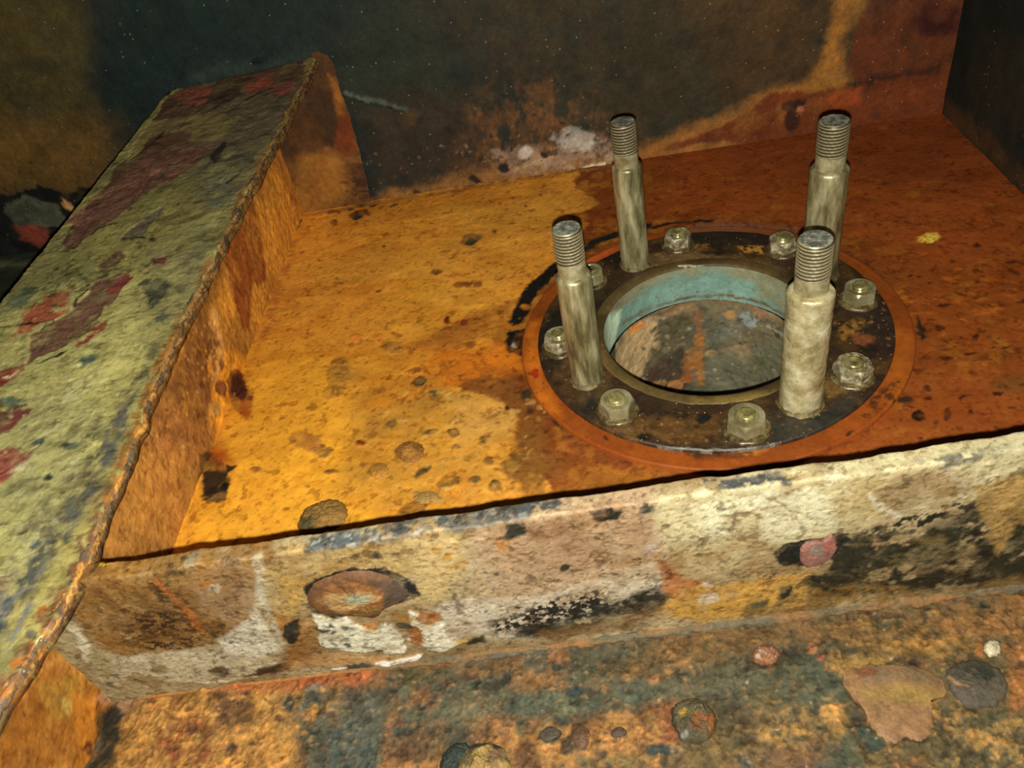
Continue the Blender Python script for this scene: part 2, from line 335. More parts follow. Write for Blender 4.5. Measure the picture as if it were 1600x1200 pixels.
# red-brown half around the flange
RED = (136, 66, 19)
p.poly("905,250 1480,150 1760,330 2400,900 1500,1000 880,850 860,760 830,735 842,720 800,680 812,640 780,620 700,600 690,560 760,540 800,500 835,450 880,420 912,395 895,372 915,350 885,335 930,318 900,295", (150, 76, 22), soft=4, warp=14, ctr=(1000, 720))
p.poly("960,240 1480,150 1640,280 1640,440 1380,420 1300,350 1000,350 930,350", (104, 48, 13), soft=60, warp=30, ctr=(1250, 290))
p.poly("1100,220 1480,150 1560,230 1500,300 1150,260", (80, 36, 11), soft=40, warp=30, ctr=(1300, 225), a=.8)
p.poly("1380,420 1640,420 1640,560 1420,560", (130, 64, 17), soft=40, warp=30, ctr=(1500, 500))
p.poly("1420,560 1640,560 1640,800 1200,800 1300,700", (152, 76, 24), soft=30, warp=30, ctr=(1480, 640))
p.fill((98, 46, 14), (1480, 480), 26, .52, .74, a=.0)
p.poly("690,548 760,535 815,540 820,575 780,592 690,600 650,585", (198, 110, 24), soft=14, warp=16)
p.poly("560,590 690,560 700,605 580,640", (206, 128, 30), soft=20, warp=20, a=.7)
p.poly("700,500 790,480 830,455 825,520 760,535 690,545 640,540", (158, 96, 30), soft=14, warp=20)
p.poly("720,590 800,588 830,620 860,700 900,735 870,760 810,680 790,630 730,605", (140, 82, 30), soft=8, warp=14)
p.poly("795,690 835,672 858,720 845,770 815,775 792,735", (150, 96, 36), soft=8, warp=12)
p.poly("900,735 1080,745 1060,770 880,790 850,770", (186, 112, 34), soft=12, warp=12)
p.poly("1000,360 1270,340 1330,370 1400,430 1430,520 1420,600 1330,680 1200,720 1080,740 900,720 830,640 810,540 850,440 930,390", (120, 62, 24), soft=10, warp=8, a=.5)
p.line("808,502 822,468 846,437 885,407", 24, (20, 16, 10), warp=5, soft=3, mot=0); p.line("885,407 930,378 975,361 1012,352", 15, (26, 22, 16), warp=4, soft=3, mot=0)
p.line("1005,357 1060,348 1110,346", 8, (32, 20, 12), warp=6); p.line("1090,352 1180,350 1260,362", 13, (102, 66, 44), warp=4, soft=4, a=.8)
p.poly("1310,400 1330,392 1345,405 1375,430 1380,450 1350,440", (66, 40, 20), soft=5, warp=9, spk=(7, .3, .55))
p.poly("790,520 818,515 820,560 795,552 788,540", (16, 16, 12), soft=2, warp=9); p.ell(803, 540, 5, 3, 60, (150, 150, 130))
p.poly("1100,735 1190,708 1270,690 1330,660 1345,668 1280,712 1190,735 1110,745", (52, 34, 16), soft=5, warp=9, spk=(10, .22, .5))
p.line("840,620 880,665 920,690", 9, (30, 22, 14), warp=7, spk=(22, .48, .56)); p.ell(880, 660, 22, 9, 35, (34, 26, 16), soft=5)
p.poly("1433,492 1440,500 1448,528 1440,534 1434,515", (40, 34, 22), soft=2, warp=3)
p.ell(1437, 650, 12, 10, 20, (30, 22, 12)); p.ell(1480, 648, 6, 10, 10, (62, 36, 16)); p.ell(1415, 625, 14, 7, 0, (60, 40, 18), soft=4); p.ell(1450, 607, 7, 5, 20, (50, 32, 18)); p.ell(1390, 470, 7, 8, 0, (52, 30, 16)); p.ell(1580, 600, 30, 14, 0, (116, 70, 26), soft=10)
p.ell(1451, 373, 19, 9, -5, (188, 152, 46), warp=9, spk=(6, .25, .5)); p.ell(1451, 373, 12, 6, -5, (214, 186, 76), warp=7, spk=(4, .4, .6)); p.ell(1527, 383, 6, 4, 0, (52, 24, 8))
p.dots("1400,430 1600,400 1600,560 1430,560", (48, 20, 8), 60, 1.2, 4.2, 2.2, 0); p.dots("1430,560 1600,540 1600,680 1380,720", (58, 28, 12), 34, 1, 4, 1.8); p.dots("1400,430 1600,400 1600,560 1430,560", (172, 92, 26), 40, 2, 6, 2.5, a=.5)
p.dots("960,290 1240,250 1240,330 1000,340", (64, 28, 8), 12, 1, 3, 2)
# foot of the wall, foot of the web
p.line("480,336 560,322 760,290 960,258", 9, (104, 66, 28), warp=8, soft=6); p.line("575,312 760,286 950,258", 5, (66, 42, 20), warp=6, spk=(10, .35, .6))
p.dots("500,290 600,275 620,330 520,350", (40, 26, 14), 30, 1.5, 6, 1.6)
p.line("499,270 470,350 446,424 425,480 410,525", 15, (122, 74, 26), warp=9, soft=7, spk=(7, .25, .6)); p.line("410,525 370,620 330,700 306,800 280,880", 10, (176, 104, 28), warp=9, soft=8, a=.6)
p.poly("315,712 330,706 345,712 355,735 362,745 352,780 318,790 312,750", (52, 36, 18), soft=3, warp=8); p.poly("325,690 350,690 370,720 360,735 330,715", (170, 84, 22), soft=9, warp=9)
p.poly("350,727 370,728 362,736 352,740", (40, 36, 24), soft=2, warp=4); p.ell(352, 760, 8, 6, -40, (16, 16, 12)); p.line("318,775 336,764", 9, (16, 16, 12), warp=5); p.ell(340, 778, 14, 7, -20, (120, 88, 44))
p.ell(374, 615, 18, 38, -14, (92, 44, 18), warp=7); p.ell(372, 605, 11, 26, -14, (64, 30, 16), warp=8); p.ell(385, 640, 9, 16, -10, (150, 72, 20), soft=6)
# spots, blisters and pits
p.ell(556, 338, 13, 7, -10, (30, 28, 20), warp=5)
for x, y, rx, ry, a_, c in ((735, 372, 17, 8, -15, (116, 74, 28)), (735, 376, 9, 6, -20, (58, 48, 26)), (749, 368, 6, 4, 0, (70, 52, 28)), (684, 424, 7, 4, 0, (46, 26, 16)), (678, 423, 5, 4, 0, (110, 64, 26)), (710, 432, 10, 4, -10, (170, 92, 24)),
        (718, 446, 8, 6, 0, (128, 72, 24)), (730, 446, 7, 5, 0, (120, 66, 22)), (747, 446, 7, 5, 0, (120, 70, 28)), (773, 361, 3, 4, 0, (90, 40, 16)), (698, 499, 6, 5, 0, (96, 40, 20)), (725, 503, 6, 5, 0, (104, 46, 26)), (655, 595, 11, 9, -20, (56, 44, 26)), (657, 594, 6, 5, -20, (128, 104, 60)),
        (680, 613, 8, 5, 0, (96, 78, 50)), (617, 543, 14, 9, 0, (158, 110, 46)), (528, 590, 20, 30, 30, (168, 116, 40)), (520, 615, 13, 10, 0, (160, 108, 40)), (558, 530, 10, 7, 0, (190, 112, 36)), (590, 530, 9, 7, 0, (184, 110, 36)), (505, 708, 16, 9, 0, (150, 108, 46)), (480, 690, 26, 14, 20, (184, 118, 46)),
        (611, 661, 9, 6, -20, (98, 78, 46)), (564, 693, 8, 5, 0, (138, 66, 22)), (590, 735, 14, 11, 0, (176, 118, 42)), (640, 707, 21, 15, 10, (140, 94, 36)), (640, 709, 13, 9, 10, (172, 116, 46)), (672, 676, 12, 4, -15, (120, 84, 40)), (709, 677, 9, 7, 0, (126, 88, 38)), (709, 677, 5, 4, 0, (190, 140, 60)), (711, 697, 6, 4, 0, (92, 72, 46)),
        (660, 735, 16, 5, -35, (110, 84, 40)), (700, 755, 18, 9, -15, (140, 100, 40)), (774, 760, 9, 9, 0, (120, 80, 34)), (774, 759, 5, 5, 0, (178, 128, 62)), (742, 750, 9, 6, 0, (128, 98, 52)), (800, 727, 16, 10, 0, (172, 124, 50)), (765, 723, 9, 8, 0, (150, 104, 46)), (791, 637, 4, 4, 0, (54, 34, 18)), (823, 617, 9, 9, -40, (66, 52, 30)), (828, 640, 5, 7, 0, (80, 44, 24)),
        (645, 795, 24, 10, -15, (166, 112, 44)), (665, 776, 20, 7, 10, (186, 150, 84)), (820, 480, 8, 5, 0, (180, 110, 30)), (755, 689, 5, 7, 0, (130, 92, 40)), (530, 568, 12, 5, 0, (140, 90, 30)), (648, 580, 12, 5, -10, (150, 92, 30)), (735, 540, 9, 5, 0, (130, 78, 26)), (400, 735, 9, 5, 0, (150, 96, 40)), (518, 738, 11, 4, -5, (140, 90, 36))):
    p.ell(x, y, rx, ry, a_, c, h=-.0006 if c[0] < 120 else .0009, soft=3, warp=min(rx, ry)*.6)
p.dots("460,520 860,520 860,760 560,800 480,700", (120, 74, 26), 150, 1, 5, 1.6, -10, a=.7); p.dots("600,600 860,620 860,760 600,790", (222, 172, 84), 70, 1.5, 5, 1.5, -20, a=.6, h=.0005)
p.dots("430,330 900,290 860,520 430,560", (130, 82, 28), 90, 1, 4, 1.8, -8, a=.6); p.dots("380,560 560,560 520,800 330,840", (130, 78, 24), 50, 1, 3, 1.4, a=.7); p.dots("430,330 900,290 860,520 430,560", (54, 34, 16), 26, .8, 2.4, 1.4)
p.grit(330, .60, .72, (.76, .7, .66), 4, h=-.0002); p.grit(150, .66, .74, (.62, .55, .55), 5, h=-.0002); p.grit(60, .56, .72, (.9, .84, .72), 6, sx=.5); p.grit(180, .60, .74, (1.08, 1.12, 1.3), 5)
p.vary(25, .16); p.vary(120, .18, sx=.5); p.relief(14, .0006); p.relief(90, .0004); p.relief(400, .00015)
o = build(p, 'floor', M_floor, keep=lambda u, v: (u*u+v*v > .098**2) & (v > -.2308+.1*u+.001)); tag(o, 'orange and red-brown rusted steel plate floor around the flange', kind='structure')
# ---- floor of the left bay beyond the beam
U, V = np.meshgrid(lines((-1.1, -.37, .006)), lines((-.9, .0, .05), (.0, .26, .005)))
p = Patch((0, 0, FZ), (1, 0, 0), (0, 1, 0), U, V)
p.base((40, 34, 14), (20, 440), (20, 24, 16), f=20); p.line("-40,412 30,415 70,410", 12, (52, 52, 36), warp=8, soft=6); p.vary(60, .4); p.relief(40, .001)
tag(build(p, 'floor_left', M_near), 'dark greenish floor strip seen beyond the left beam', kind='structure')
# ---- near floor
U, V = np.meshgrid(lines((-.375, -.352, .002), (-.352, .17, .00066), (.17, .27, .0015)), lines((-.9, -.42, .03), (-.42, -.312, .002), (-.312, -.195, .00066)))
p = Patch((0, 0, FZ), (1, 0, 0), (0, 1, 0), U, V)
OR = (190, 120, 46); GR = (84, 80, 58)
p.base((140, 104, 54), (800, 1110), (112, 102, 70), f=34, lo=.36, hi=.6)
p.fill((186, 126, 54), (800, 1110), 46, .54, .66, a=.9, h=.0005); p.fill((80, 80, 64), (800, 1110), 60, .58, .68, a=.9, h=-.0005); p.fill((150, 100, 54), (700, 1110), 150, .52, .66, a=.8)
p.poly("900,1000 1640,900 1640,1240 1050,1240 1000,1110", (112, 94, 50), soft=24, warp=34, spk=(60, .25, .45), a=.9, mot=.3); p.poly("1060,1010 1640,930 1640,1020 1100,1060", (104, 86, 46), soft=16, warp=30, spk=(26, .32, .52), a=.8)
p.poly("170,1060 330,1068 520,1045 560,1090 470,1140 440,1230 130,1230 200,1120", (200, 140, 48), soft=14, warp=26)
p.poly("250,1130 330,1110 350,1160 300,1220 240,1210", (150, 86, 34), soft=14, warp=24, spk=(20, .3, .6))
p.poly("320,1080 380,1070 400,1130 360,1140 330,1120", (116, 80, 44), soft=8, warp=16)
p.poly("280,1062 480,1045 660,1030 760,1008 830,1010 700,1042 520,1068 330,1085", (198, 106, 36), soft=6, warp=14)
p.poly("440,1070 520,1060 600,1080 620,1230 480,1230 470,1160", (98, 98, 80), soft=14, warp=30, spk=(46, .25, .5))
p.poly("500,1140 570,1120 600,1160 580,1230 510,1230", (86, 94, 84), soft=12, warp=16)
p.poly("600,1060 700,1060 900,1050 1060,1060 1080,1110 960,1115 860,1120 700,1150 620,1130", (104, 102, 78), soft=14, warp=30, spk=(60, .2, .42))
p.poly("800,1085 1000,1075 1010,1105 870,1118 780,1110", (100, 104, 82), soft=10, warp=10)
p.poly("600,1075 690,1070 660,1190 600,1200", (140, 96, 58), soft=12, warp=26, spk=(16, .34, .6))
p.poly("800,1145 860,1125 1000,1120 1050,1095 1065,1130 1050,1165 1040,1230 760,1230 800,1180", (204, 142, 60), soft=8, warp=18)
p.poly("800,1180 830,1140 850,1230 790,1230", (134, 90, 40), soft=10, warp=12)
p.poly("900,1185 1040,1175 1060,1230 880,1230", (122, 110, 60), soft=10, warp=20, spk=(26, .3, .55))
p.poly("1010,1095 1060,1090 1065,1160 1020,1170 1030,1130", (158, 88, 36), soft=8, warp=14)
p.poly("1000,1165 1040,1160 1060,1175 1010,1180", (70, 78, 74), soft=3, warp=8)
p.poly("600,1195 700,1185 710,1230 560,1230", (208, 140, 50), soft=8, warp=10)
p.poly("560,1050 660,1035 700,1060 640,1075", (100, 88, 50), soft=8, warp=14); p.poly("815,1022 850,1018 858,1040 838,1055 815,1045", (112, 100, 74), soft=4, warp=8); p.poly("660,1022 760,1005 860,1000 980,985 985,995 850,1020 700,1035", (112, 106, 90), soft=6, warp=10, a=.8)
p.poly("880,1020 960,1010 1000,1020 930,1050 890,1040", (100, 92, 66), soft=8, warp=14); p.ell(872, 1043, 12, 6, 0, (60, 66, 58)); p.ell(898, 1080, 15, 8, -10, (58, 72, 70))
p.poly("1000,1000 1130,985 1300,955 1420,950 1500,930 1640,905 1640,960 1400,1010 1200,1010 1030,1060 960,1060", (134, 98, 46), soft=14, warp=24, spk=(30, .25, .55))
p.poly("1080,1040 1200,1035 1230,1070 1160,1110 1090,1100 1040,1080", (108, 102, 74), soft=16, warp=22)
p.poly("1230,1020 1320,1040 1345,1130 1370,1230 1240,1230 1290,1170 1200,1120", (94, 96, 72), soft=12, warp=24)
p.poly("1330,1110 1370,1150 1400,1165 1370,1180 1340,1160", (72, 84, 70), soft=4, warp=8)
p.poly("1180,1110 1260,1105 1330,1100 1330,1150 1240,1160 1180,1150", (182, 138, 62), soft=10, warp=22, spk=(14, .32, .56)); p.ell(1245, 1155, 19, 7, -5, (72, 74, 56)); p.poly("1280,1105 1320,1100 1315,1130 1300,1150 1288,1130", (206, 152, 70), soft=4, warp=9)
p.poly("1300,1020 1380,1025 1400,1045 1320,1050 1295,1045", (178, 134, 56), soft=6, warp=10); p.poly("1280,985 1400,975 1520,970 1560,1010 1480,1040 1400,1030 1330,1010", (160, 118, 46), soft=12, warp=24, spk=(22, .3, .55)); p.poly("1410,1000 1450,998 1460,1012 1420,1014", (196, 134, 42), soft=5, warp=6)
p.poly("1450,960 1640,930 1640,1000 1500,1000", (152, 104, 44), soft=12, warp=22); p.poly("1560,1000 1640,985 1640,1110 1580,1120 1570,1060", (182, 112, 40), soft=8, warp=20)
p.poly("1440,1120 1640,1100 1640,1230 1450,1230", (106, 94, 56), soft=12, warp=24); p.poly("1480,1150 1640,1120 1640,1230 1490,1230", (190, 144, 62), soft=6, warp=22, spk=(26, .42, .54)); p.poly("1450,1080 1500,1100 1490,1140 1450,1130", (182, 132, 54), soft=6, warp=14, spk=(10, .36, .55))
p.poly("1180,1160 1280,1150 1300,1230 1100,1230", (136, 100, 62), soft=16, warp=26, spk=(20, .3, .6))
for x, y, rx, ry, a_, c in ((1197, 1022, 26, 18, 0, (96, 80, 52)), (1270, 1012, 8, 10, 0, (190, 118, 70)), (1283, 1029, 6, 5, 0, (196, 96, 52)), (1330, 1018, 9, 6, 0, (88, 82, 60)), (1296, 1008, 12, 9, 0, (92, 84, 62)), (860, 1148, 20, 12, -10, (92, 80, 58)), (908, 1150, 16, 24, 0, (116, 84, 52)), (885, 1166, 12, 16, 10, (104, 80, 52)), (966, 1146, 13, 9, -10, (110, 84, 60)),
        (935, 1162, 6, 5, 0, (110, 80, 54)), (945, 1176, 6, 6, 0, (74, 66, 46)), (1035, 1188, 7, 8, 0, (90, 76, 56)), (1455, 1125, 6, 9, 0, (70, 70, 52)), (1440, 1152, 11, 9, -30, (70, 70, 54)), (1530, 1015, 8, 8, 0, (200, 120, 40)), (1595, 1040, 8, 8, 0, (60, 46, 30)), (1165, 1190, 12, 10, 0, (112, 104, 90)), (1020, 1062, 9, 8, 0, (186, 128, 70)), (1090, 1000, 7, 6, 0, (150, 104, 60)),
        (450, 1100, 8, 12, 10, (70, 72, 66)), (490, 1072, 14, 6, -10, (110, 110, 98)), (575, 1112, 9, 9, 0, (120, 112, 96)), (360, 1170, 9, 8, 20, (92, 66, 40)), (300, 1140, 10, 7, 0, (104, 66, 36)), (660, 1100, 8, 8, 0, (58, 62, 54)), (745, 1070, 8, 8, 0, (56, 62, 56)), (790, 1060, 9, 6, 0, (60, 64, 54)), (1390, 975, 20, 9, -15, (96, 82, 50)), (1450, 960, 14, 8, -15, (100, 84, 54))):
    p.ell(x, y, rx, ry, a_, c, soft=3, warp=min(rx, ry)*.6, h=-.0005 if sum(c) < 230 else .0006)
p.dots("560,1040 1100,1010 1100,1200 600,1200", (62, 62, 50), 150, 1, 6, 1.3, 0, a=.7, h=-.0005); p.dots("560,1040 1100,1010 1100,1200 600,1200", (188, 134, 68), 220, 1, 4.5, 1.3, 0, a=.7, h=.0005); p.dots("1100,980 1600,930 1600,1200 1150,1200", (196, 144, 66), 170, 1.5, 6, 1.4, -10, a=.7, h=.0005); p.dots("1100,980 1600,930 1600,1200 1150,1200", (66, 64, 46), 130, 1.5, 6, 1.4, -10, a=.7, h=-.0004)
p.dots("1100,980 1600,930 1600,1200 1150,1200", (230, 200, 150), 24, 1, 2.5); p.dots("600,1040 1100,1010 1100,1200 600,1200", (214, 170, 110), 50, 1, 3, a=.7); p.dots("230,1080 560,1060 560,1200 230,1200", (100, 64, 30), 70, 1.5, 6, 1.3, a=.8, h=-.0004); p.dots("230,1080 560,1060 560,1200 230,1200", (222, 164, 72), 70, 1.5, 5, 1.3, a=.7, h=.0004)
p.grit(320, .55, .68, (.62, .60, .56), 5, h=-.0004); p.grit(260, .56, .68, (1.45, 1.3, 1.15), 5, h=.0004); p.grit(95, .58, .70, (.66, .64, .6), 6, h=-.0004); p.grit(70, .56, .7, (1.22, 1.18, 1.05), 6); p.C *= np.array([1.06, 1.06, .92]); p.C += (p.C.mean(1, keepdims=True)-p.C)*.10
p.poly("152,1120 172,1100 188,1105 190,1150 170,1210 130,1210 150,1165", (46, 40, 24), soft=7, warp=12); p.poly("185,1090 215,1062 235,1065 215,1100 195,1115", (150, 110, 74), soft=6, warp=10)
p.vary(150, .25); p.vary(500, .3); p.relief(40, .0012); p.relief(150, .0009); p.relief(600, .0003)
tag(build(p, 'floor_front', M_near), 'scaly rusted steel floor with grey and orange patches in front of the cross plate', kind='structure')

# ================================================================== LEFT BEAM
FLZ0 = .099
fl_n = np.array([-.043, -.080, 1.0]); fl_n /= np.linalg.norm(fl_n); fl_O = np.array([-.305, -.256, FLZ0])
fl_ev = np.array([0, 1, .080]); fl_ev /= np.linalg.norm(fl_ev); fl_eu = np.cross(fl_ev, fl_n)
beam = empty('angle_beam', (-.35, -.1, FZ)); tag(beam, 'heavy angle beam with peeling olive and maroon paint along the left side', 'beam')
bo = np.array(beam.location)
def fuv(px, py):
    P = at(px, py, fl_O, fl_n)-fl_O; return float(P@fl_eu), float(P@fl_ev)
R_px = [(497, 84), (440, 195), (380, 310), (330, 410), (280, 510), (240, 600), (200, 700), (165, 790), (128, 890), (70, 985), (-10, 1110)]
Ruv = np.array([fuv(*q) for q in R_px])[::-1]; Luv = np.array([fuv(265, 139), fuv(0, 476)])[::-1]
lk = (Luv[1, 0]-Luv[0, 0])/(Luv[1, 1]-Luv[0, 1]); rk = (Ruv[1, 0]-Ruv[0, 0])/(Ruv[1, 1]-Ruv[0, 1])
vb = min(Ruv[-1, 1], 1); vv = lines((Ruv[0, 1]-.35, Ruv[0, 1], .02), (Ruv[0, 1], vb, .0008))
def fl_right(v): return np.where(v < Ruv[0, 1], Ruv[0, 0]+0*v, np.interp(v, Ruv[:, 1], Ruv[:, 0]))
def fl_left(v): return Luv[0, 0]+lk*(v-Luv[0, 1])
edge_w = (fbm(vv*90, vv*0, 4, 5)-.5)*.0035
tt = np.linspace(0, 1, 230)[None, :]
U = fl_left(vv)[:, None]*(1-tt)+(fl_right(vv)+edge_w)[:, None]*tt; V = np.repeat(vv[:, None], 230, 1)
p = Patch(fl_O, fl_eu, fl_ev, U, V, n=fl_n); p.R[:] = .6
p.base((164, 150, 84), (100, 620), (132, 124, 72), f=22, lo=.4, hi=.64)
p.poly("-40,520 140,420 250,470 190,620 60,800 -40,880", (178, 168, 100), soft=40, warp=40, a=.8)
p.poly("-60,650 120,600 180,660 60,860 -60,980", (186, 178, 112), soft=30, warp=40, a=.8)
p.poly("150,300 330,200 380,220 340,300 260,420 100,430", (106, 98, 52), soft=20, warp=30, a=.8)
p.poly("230,380 340,330 300,480 250,520 200,470", (118, 112, 70), soft=20, warp=30, a=.7)
p.poly("300,240 400,160 470,110 440,200 385,310 330,340 280,310", (72, 64, 43), soft=26, warp=30, mot=.6); p.poly("190,330 300,270 340,300 280,400 180,400", (100, 91, 48), soft=26, warp=30, a=.7)
# maroon primer showing where the paint came away
MA = (64, 44, 31)
p.poly("262,150 300,128 480,88 470,120 440,190 400,215 330,235 300,225 240,255 215,290 150,330 110,392 95,380 190,250", MA, soft=2, warp=10, h=-.0008, ctr=(290, 230))
p.poly("95,395 130,320 200,285 250,265 225,300 180,340 120,380", (78, 52, 38), soft=2, warp=9, h=-.0008)
p.poly("330,160 440,120 470,130 430,215 370,240 300,230 320,190", (68, 58, 40), soft=10, warp=14, a=.8)
p.poly("190,370 235,330 260,318 240,340 225,365 200,372", (76, 66, 52), soft=2, warp=5, h=-.0007)
p.poly("100,350 190,275 230,235 330,225 300,262 235,300 170,345", (82, 54, 40), soft=6, warp=10)
p.poly("240,185 290,180 340,172 300,200 250,205", (78, 66, 38), soft=4, warp=8)
p.poly("190,240 230,190 260,185 235,215 205,250", (92, 82, 44), soft=3, warp=5)
p.poly("290,205 340,180 380,180 345,215 300,220", (80, 70, 38), soft=4, warp=8)
p.poly("272,145 300,135 330,135 325,150 310,165 285,160", (84, 45, 31), soft=3, warp=7); p.poly("378,130 400,118 420,122 425,135 385,145", (86, 40, 27), soft=3, warp=7); p.poly("418,135 460,125 455,145 430,150", (90, 42, 34), soft=4, warp=6)
p.poly("325,150 375,130 380,145 330,170", (44, 32, 20), soft=4, warp=7); p.line("280,135 360,120 470,95", 10, (40, 28, 16), warp=7, soft=4); p.line("355,175 390,150 425,135", 4, (26, 20, 12), warp=4)
p.ell(263, 140, 6, 9, 20, (18, 14, 10))
# lower maroon / red patches
p.poly("55,520 120,480 150,440 190,425 200,435 180,470 160,480 160,500 110,540 60,560 40,572 40,540", (98, 68, 50), soft=2, warp=9, h=-.0009)
p.poly("30,490 70,460 110,450 115,480 60,510 20,530", (136, 72, 46), soft=3, warp=9, spk=(14, .25, .5)); p.poly("120,530 165,500 160,520 120,545", (128, 50, 40), soft=2, warp=6, spk=(9, .25, .5)); p.poly("165,455 200,425 205,435 180,462", (112, 50, 42), soft=2, warp=5)
p.poly("-30,590 40,565 40,580 0,610 -30,620", (132, 58, 44), soft=3, warp=7); p.line("0,512 40,508 82,500", 4, (24, 22, 14), warp=6); p.line("55,568 90,558 105,550", 5, (34, 28, 20), warp=5); p.line("118,480 122,465 135,455", 4, (30, 24, 18), warp=4)
p.poly("-30,645 30,635 45,640 15,670 -30,690", (118, 62, 52), soft=3, warp=8); p.poly("-30,715 20,695 50,712 40,730 0,755 -30,760", (158, 82, 66), soft=4, warp=9); p.poly("-30,640 0,625 40,632 20,640", (60, 50, 40), soft=3, warp=5)
p.poly("150,415 180,395 200,395 185,412 160,422", (90, 54, 44), soft=3, warp=6); p.poly("240,405 260,400 255,412 240,415", (96, 46, 42), soft=2, warp=4)
# grey and black scuffs
p.poly("225,450 245,435 262,440 258,465 240,480 228,478", (64, 66, 50), soft=3, warp=9); p.ell(225, 442, 11, 4, -20, (76, 72, 56)); p.ell(250, 500, 7, 5, 0, (80, 92, 72))
p.poly("10,470 40,450 55,455 40,475 15,485", (58, 72, 56), soft=6, warp=9, a=.8); p.poly("0,622 20,618 40,625 10,632", (84, 100, 78), soft=3, warp=5); p.poly("95,690 120,690 122,700 105,704", (104, 106, 84), soft=3, warp=5); p.ell(75, 745, 8, 5, -20, (70, 84, 76)); p.ell(60, 690, 12, 5, -20, (78, 92, 78)); p.poly("120,565 150,550 155,560 130,572", (82, 96, 72), soft=4, warp=6)
p.poly("305,300 345,270 370,275 350,330 320,340", (82, 82, 60), soft=8, warp=16, spk=(14, .3, .55)); p.ell(340, 240, 8, 20, 30, (34, 30, 20), warp=9); p.line("320,262 345,235", 4, (26, 22, 16)); p.line("355,285 375,270", 5, (30, 30, 22))
p.line("205,250 240,222 255,205", 4, (28, 24, 16), warp=4); p.line("105,392 150,360 185,348", 4, (28, 22, 16), warp=6); p.line("95,380 115,352", 3, (30, 24, 18)); p.line("255,258 300,255 345,238", 3, (50, 30, 22), warp=6); p.line("135,323 158,315", 5, (30, 24, 18)); p.line("190,372 225,372", 4, (24, 20, 14), warp=4); p.ell(238, 374, 6, 3, 0, (30, 26, 18))
# dark scuffed band along the edge
p.poly("470,110 440,165 400,235 372,290 340,345 300,430 262,520 215,620 180,690 130,790 70,890 -20,1010 -60,1010 -20,900 70,800 130,700 190,600 240,500 290,410 330,330 400,190", (86, 80, 60), soft=14, warp=26, spk=(34, .38, .62), a=.8)
p.poly("160,680 215,600 190,690 140,780 90,860 40,950 0,1010 -40,990 40,890 90,800", (106, 104, 90), soft=10, warp=20, spk=(30, .3, .55))
p.poly("70,880 40,960 -40,1080 -60,1000 20,890 60,850", (150, 146, 126), soft=10, warp=20, spk=(22, .35, .6)); p.ell(55, 850, 9, 6, -40, (96, 104, 92)); p.ell(12, 945, 12, 8, -40, (94, 102, 90)); p.ell(-5, 980, 12, 9, -40, (96, 98, 82)); p.ell(48, 990, 9, 9, 0, (88, 96, 88)); p.ell(42, 905, 16, 6, -45, (100, 104, 90))
p.line("495,90 440,197 380,311 330,411 281,510 241,600 201,700 166,790 129,890 72,985 -10,1108", 22, (150, 106, 56), warp=12, soft=6, spk=(12, .3, .55), ctr=(240, 600)); p.line("281,510 241,600 201,700 166,790 129,890 72,985 -10,1108", 24, (186, 124, 50), warp=14, soft=6, spk=(12, .42, .6), ctr=(160, 800)); p.line("166,790 129,890 72,985 -10,1108", 46, (150, 110, 76), warp=22, soft=10, spk=(16, .35, .6), ctr=(110, 920))
p.line("100,905 72,950 40,1010 0,1075", 26, (206, 128, 54), warp=18, soft=8, spk=(14, .5, .66), ctr=(70, 960))
p.dots("60,460 250,360 240,440 100,440 60,560", (60, 56, 34), 130, .8, 3, 1.6, -25, a=.8); p.dots("80,410 200,370 180,440 60,480", (54, 52, 30), 120, .8, 3, 1.5, -25, a=.8); p.dots("150,300 340,250 280,400 150,420", (66, 60, 40), 60, 1, 4, 1.6, -25, a=.7); p.dots("0,600 180,560 100,820 0,900", (136, 126, 78), 60, 1, 5, 2.4, -25, a=.6); p.dots("0,560 180,560 100,820 0,900", (200, 194, 136), 60, 2, 7, 2.2, -25, a=.6, h=.0003)
p.grit(300, .58, .70, (.66, .64, .58), 5, sx=.7, sy=1.3, h=-.0002); p.grit(200, .58, .72, (1.18, 1.2, 1.25), 5, sx=.6, sy=1.4); p.grit(80, .61, .72, (.6, .6, .62), 6, sx=.6, sy=1.3)
p.vary(40, .2); p.vary(200, .2, sy=1, sx=.6); p.relief(25, .0011); p.relief(110, .0007, sx=.6); p.relief(400, .0002)
build(p, 'flange', M_beam, beam, thick=.009, origin=None)
# crumbling rusty lip along the free edge
nv, nr = len(vv), 14
ang = np.linspace(math.radians(100), math.radians(-110), nr)
vg, ag = np.repeat(vv[:, None], nr, 1), np.repeat(ang[None, :], nv, 0)
rad = .0033+.0030*(fbm(vg*260, ag*2.2, 5, 11, .6)-.5)+.0022*(fbm(vg*45+3, ag*.8, 4, 12)-.5)+.0014*(fbm(vg*900, ag*5, 2, 14)-.5)
uu = (fl_right(vv)+edge_w-.002)[:, None]+rad*np.cos(ang)[None, :]*.9; ww = -.0036+rad*np.sin(ang)[None, :]
P = fl_O+uu[..., None]*fl_eu+vv[:, None, None]*fl_ev+ww[..., None]*fl_n
ln = fbm(vg*150, ag*1.6, 5, 21, .65)
q1, q2, q3 = Patch.alb(p, (120, 84, 44), *fuv(240, 600)), Patch.alb(p, (196, 138, 58), *fuv(240, 600)), Patch.alb(p, (92, 86, 70), *fuv(240, 600))
far = sst(.0, .30, vv)[:, None, None]
C = q1*(1-sst(.5, .65, ln))[..., None]+q2*sst(.5, .65, ln)[..., None]; C = C*(1-sst(.5, .38, ln)[..., None]*.7)+q3*(sst(.5, .38, ln)[..., None]*.7)
C = C*(1-far*.35)
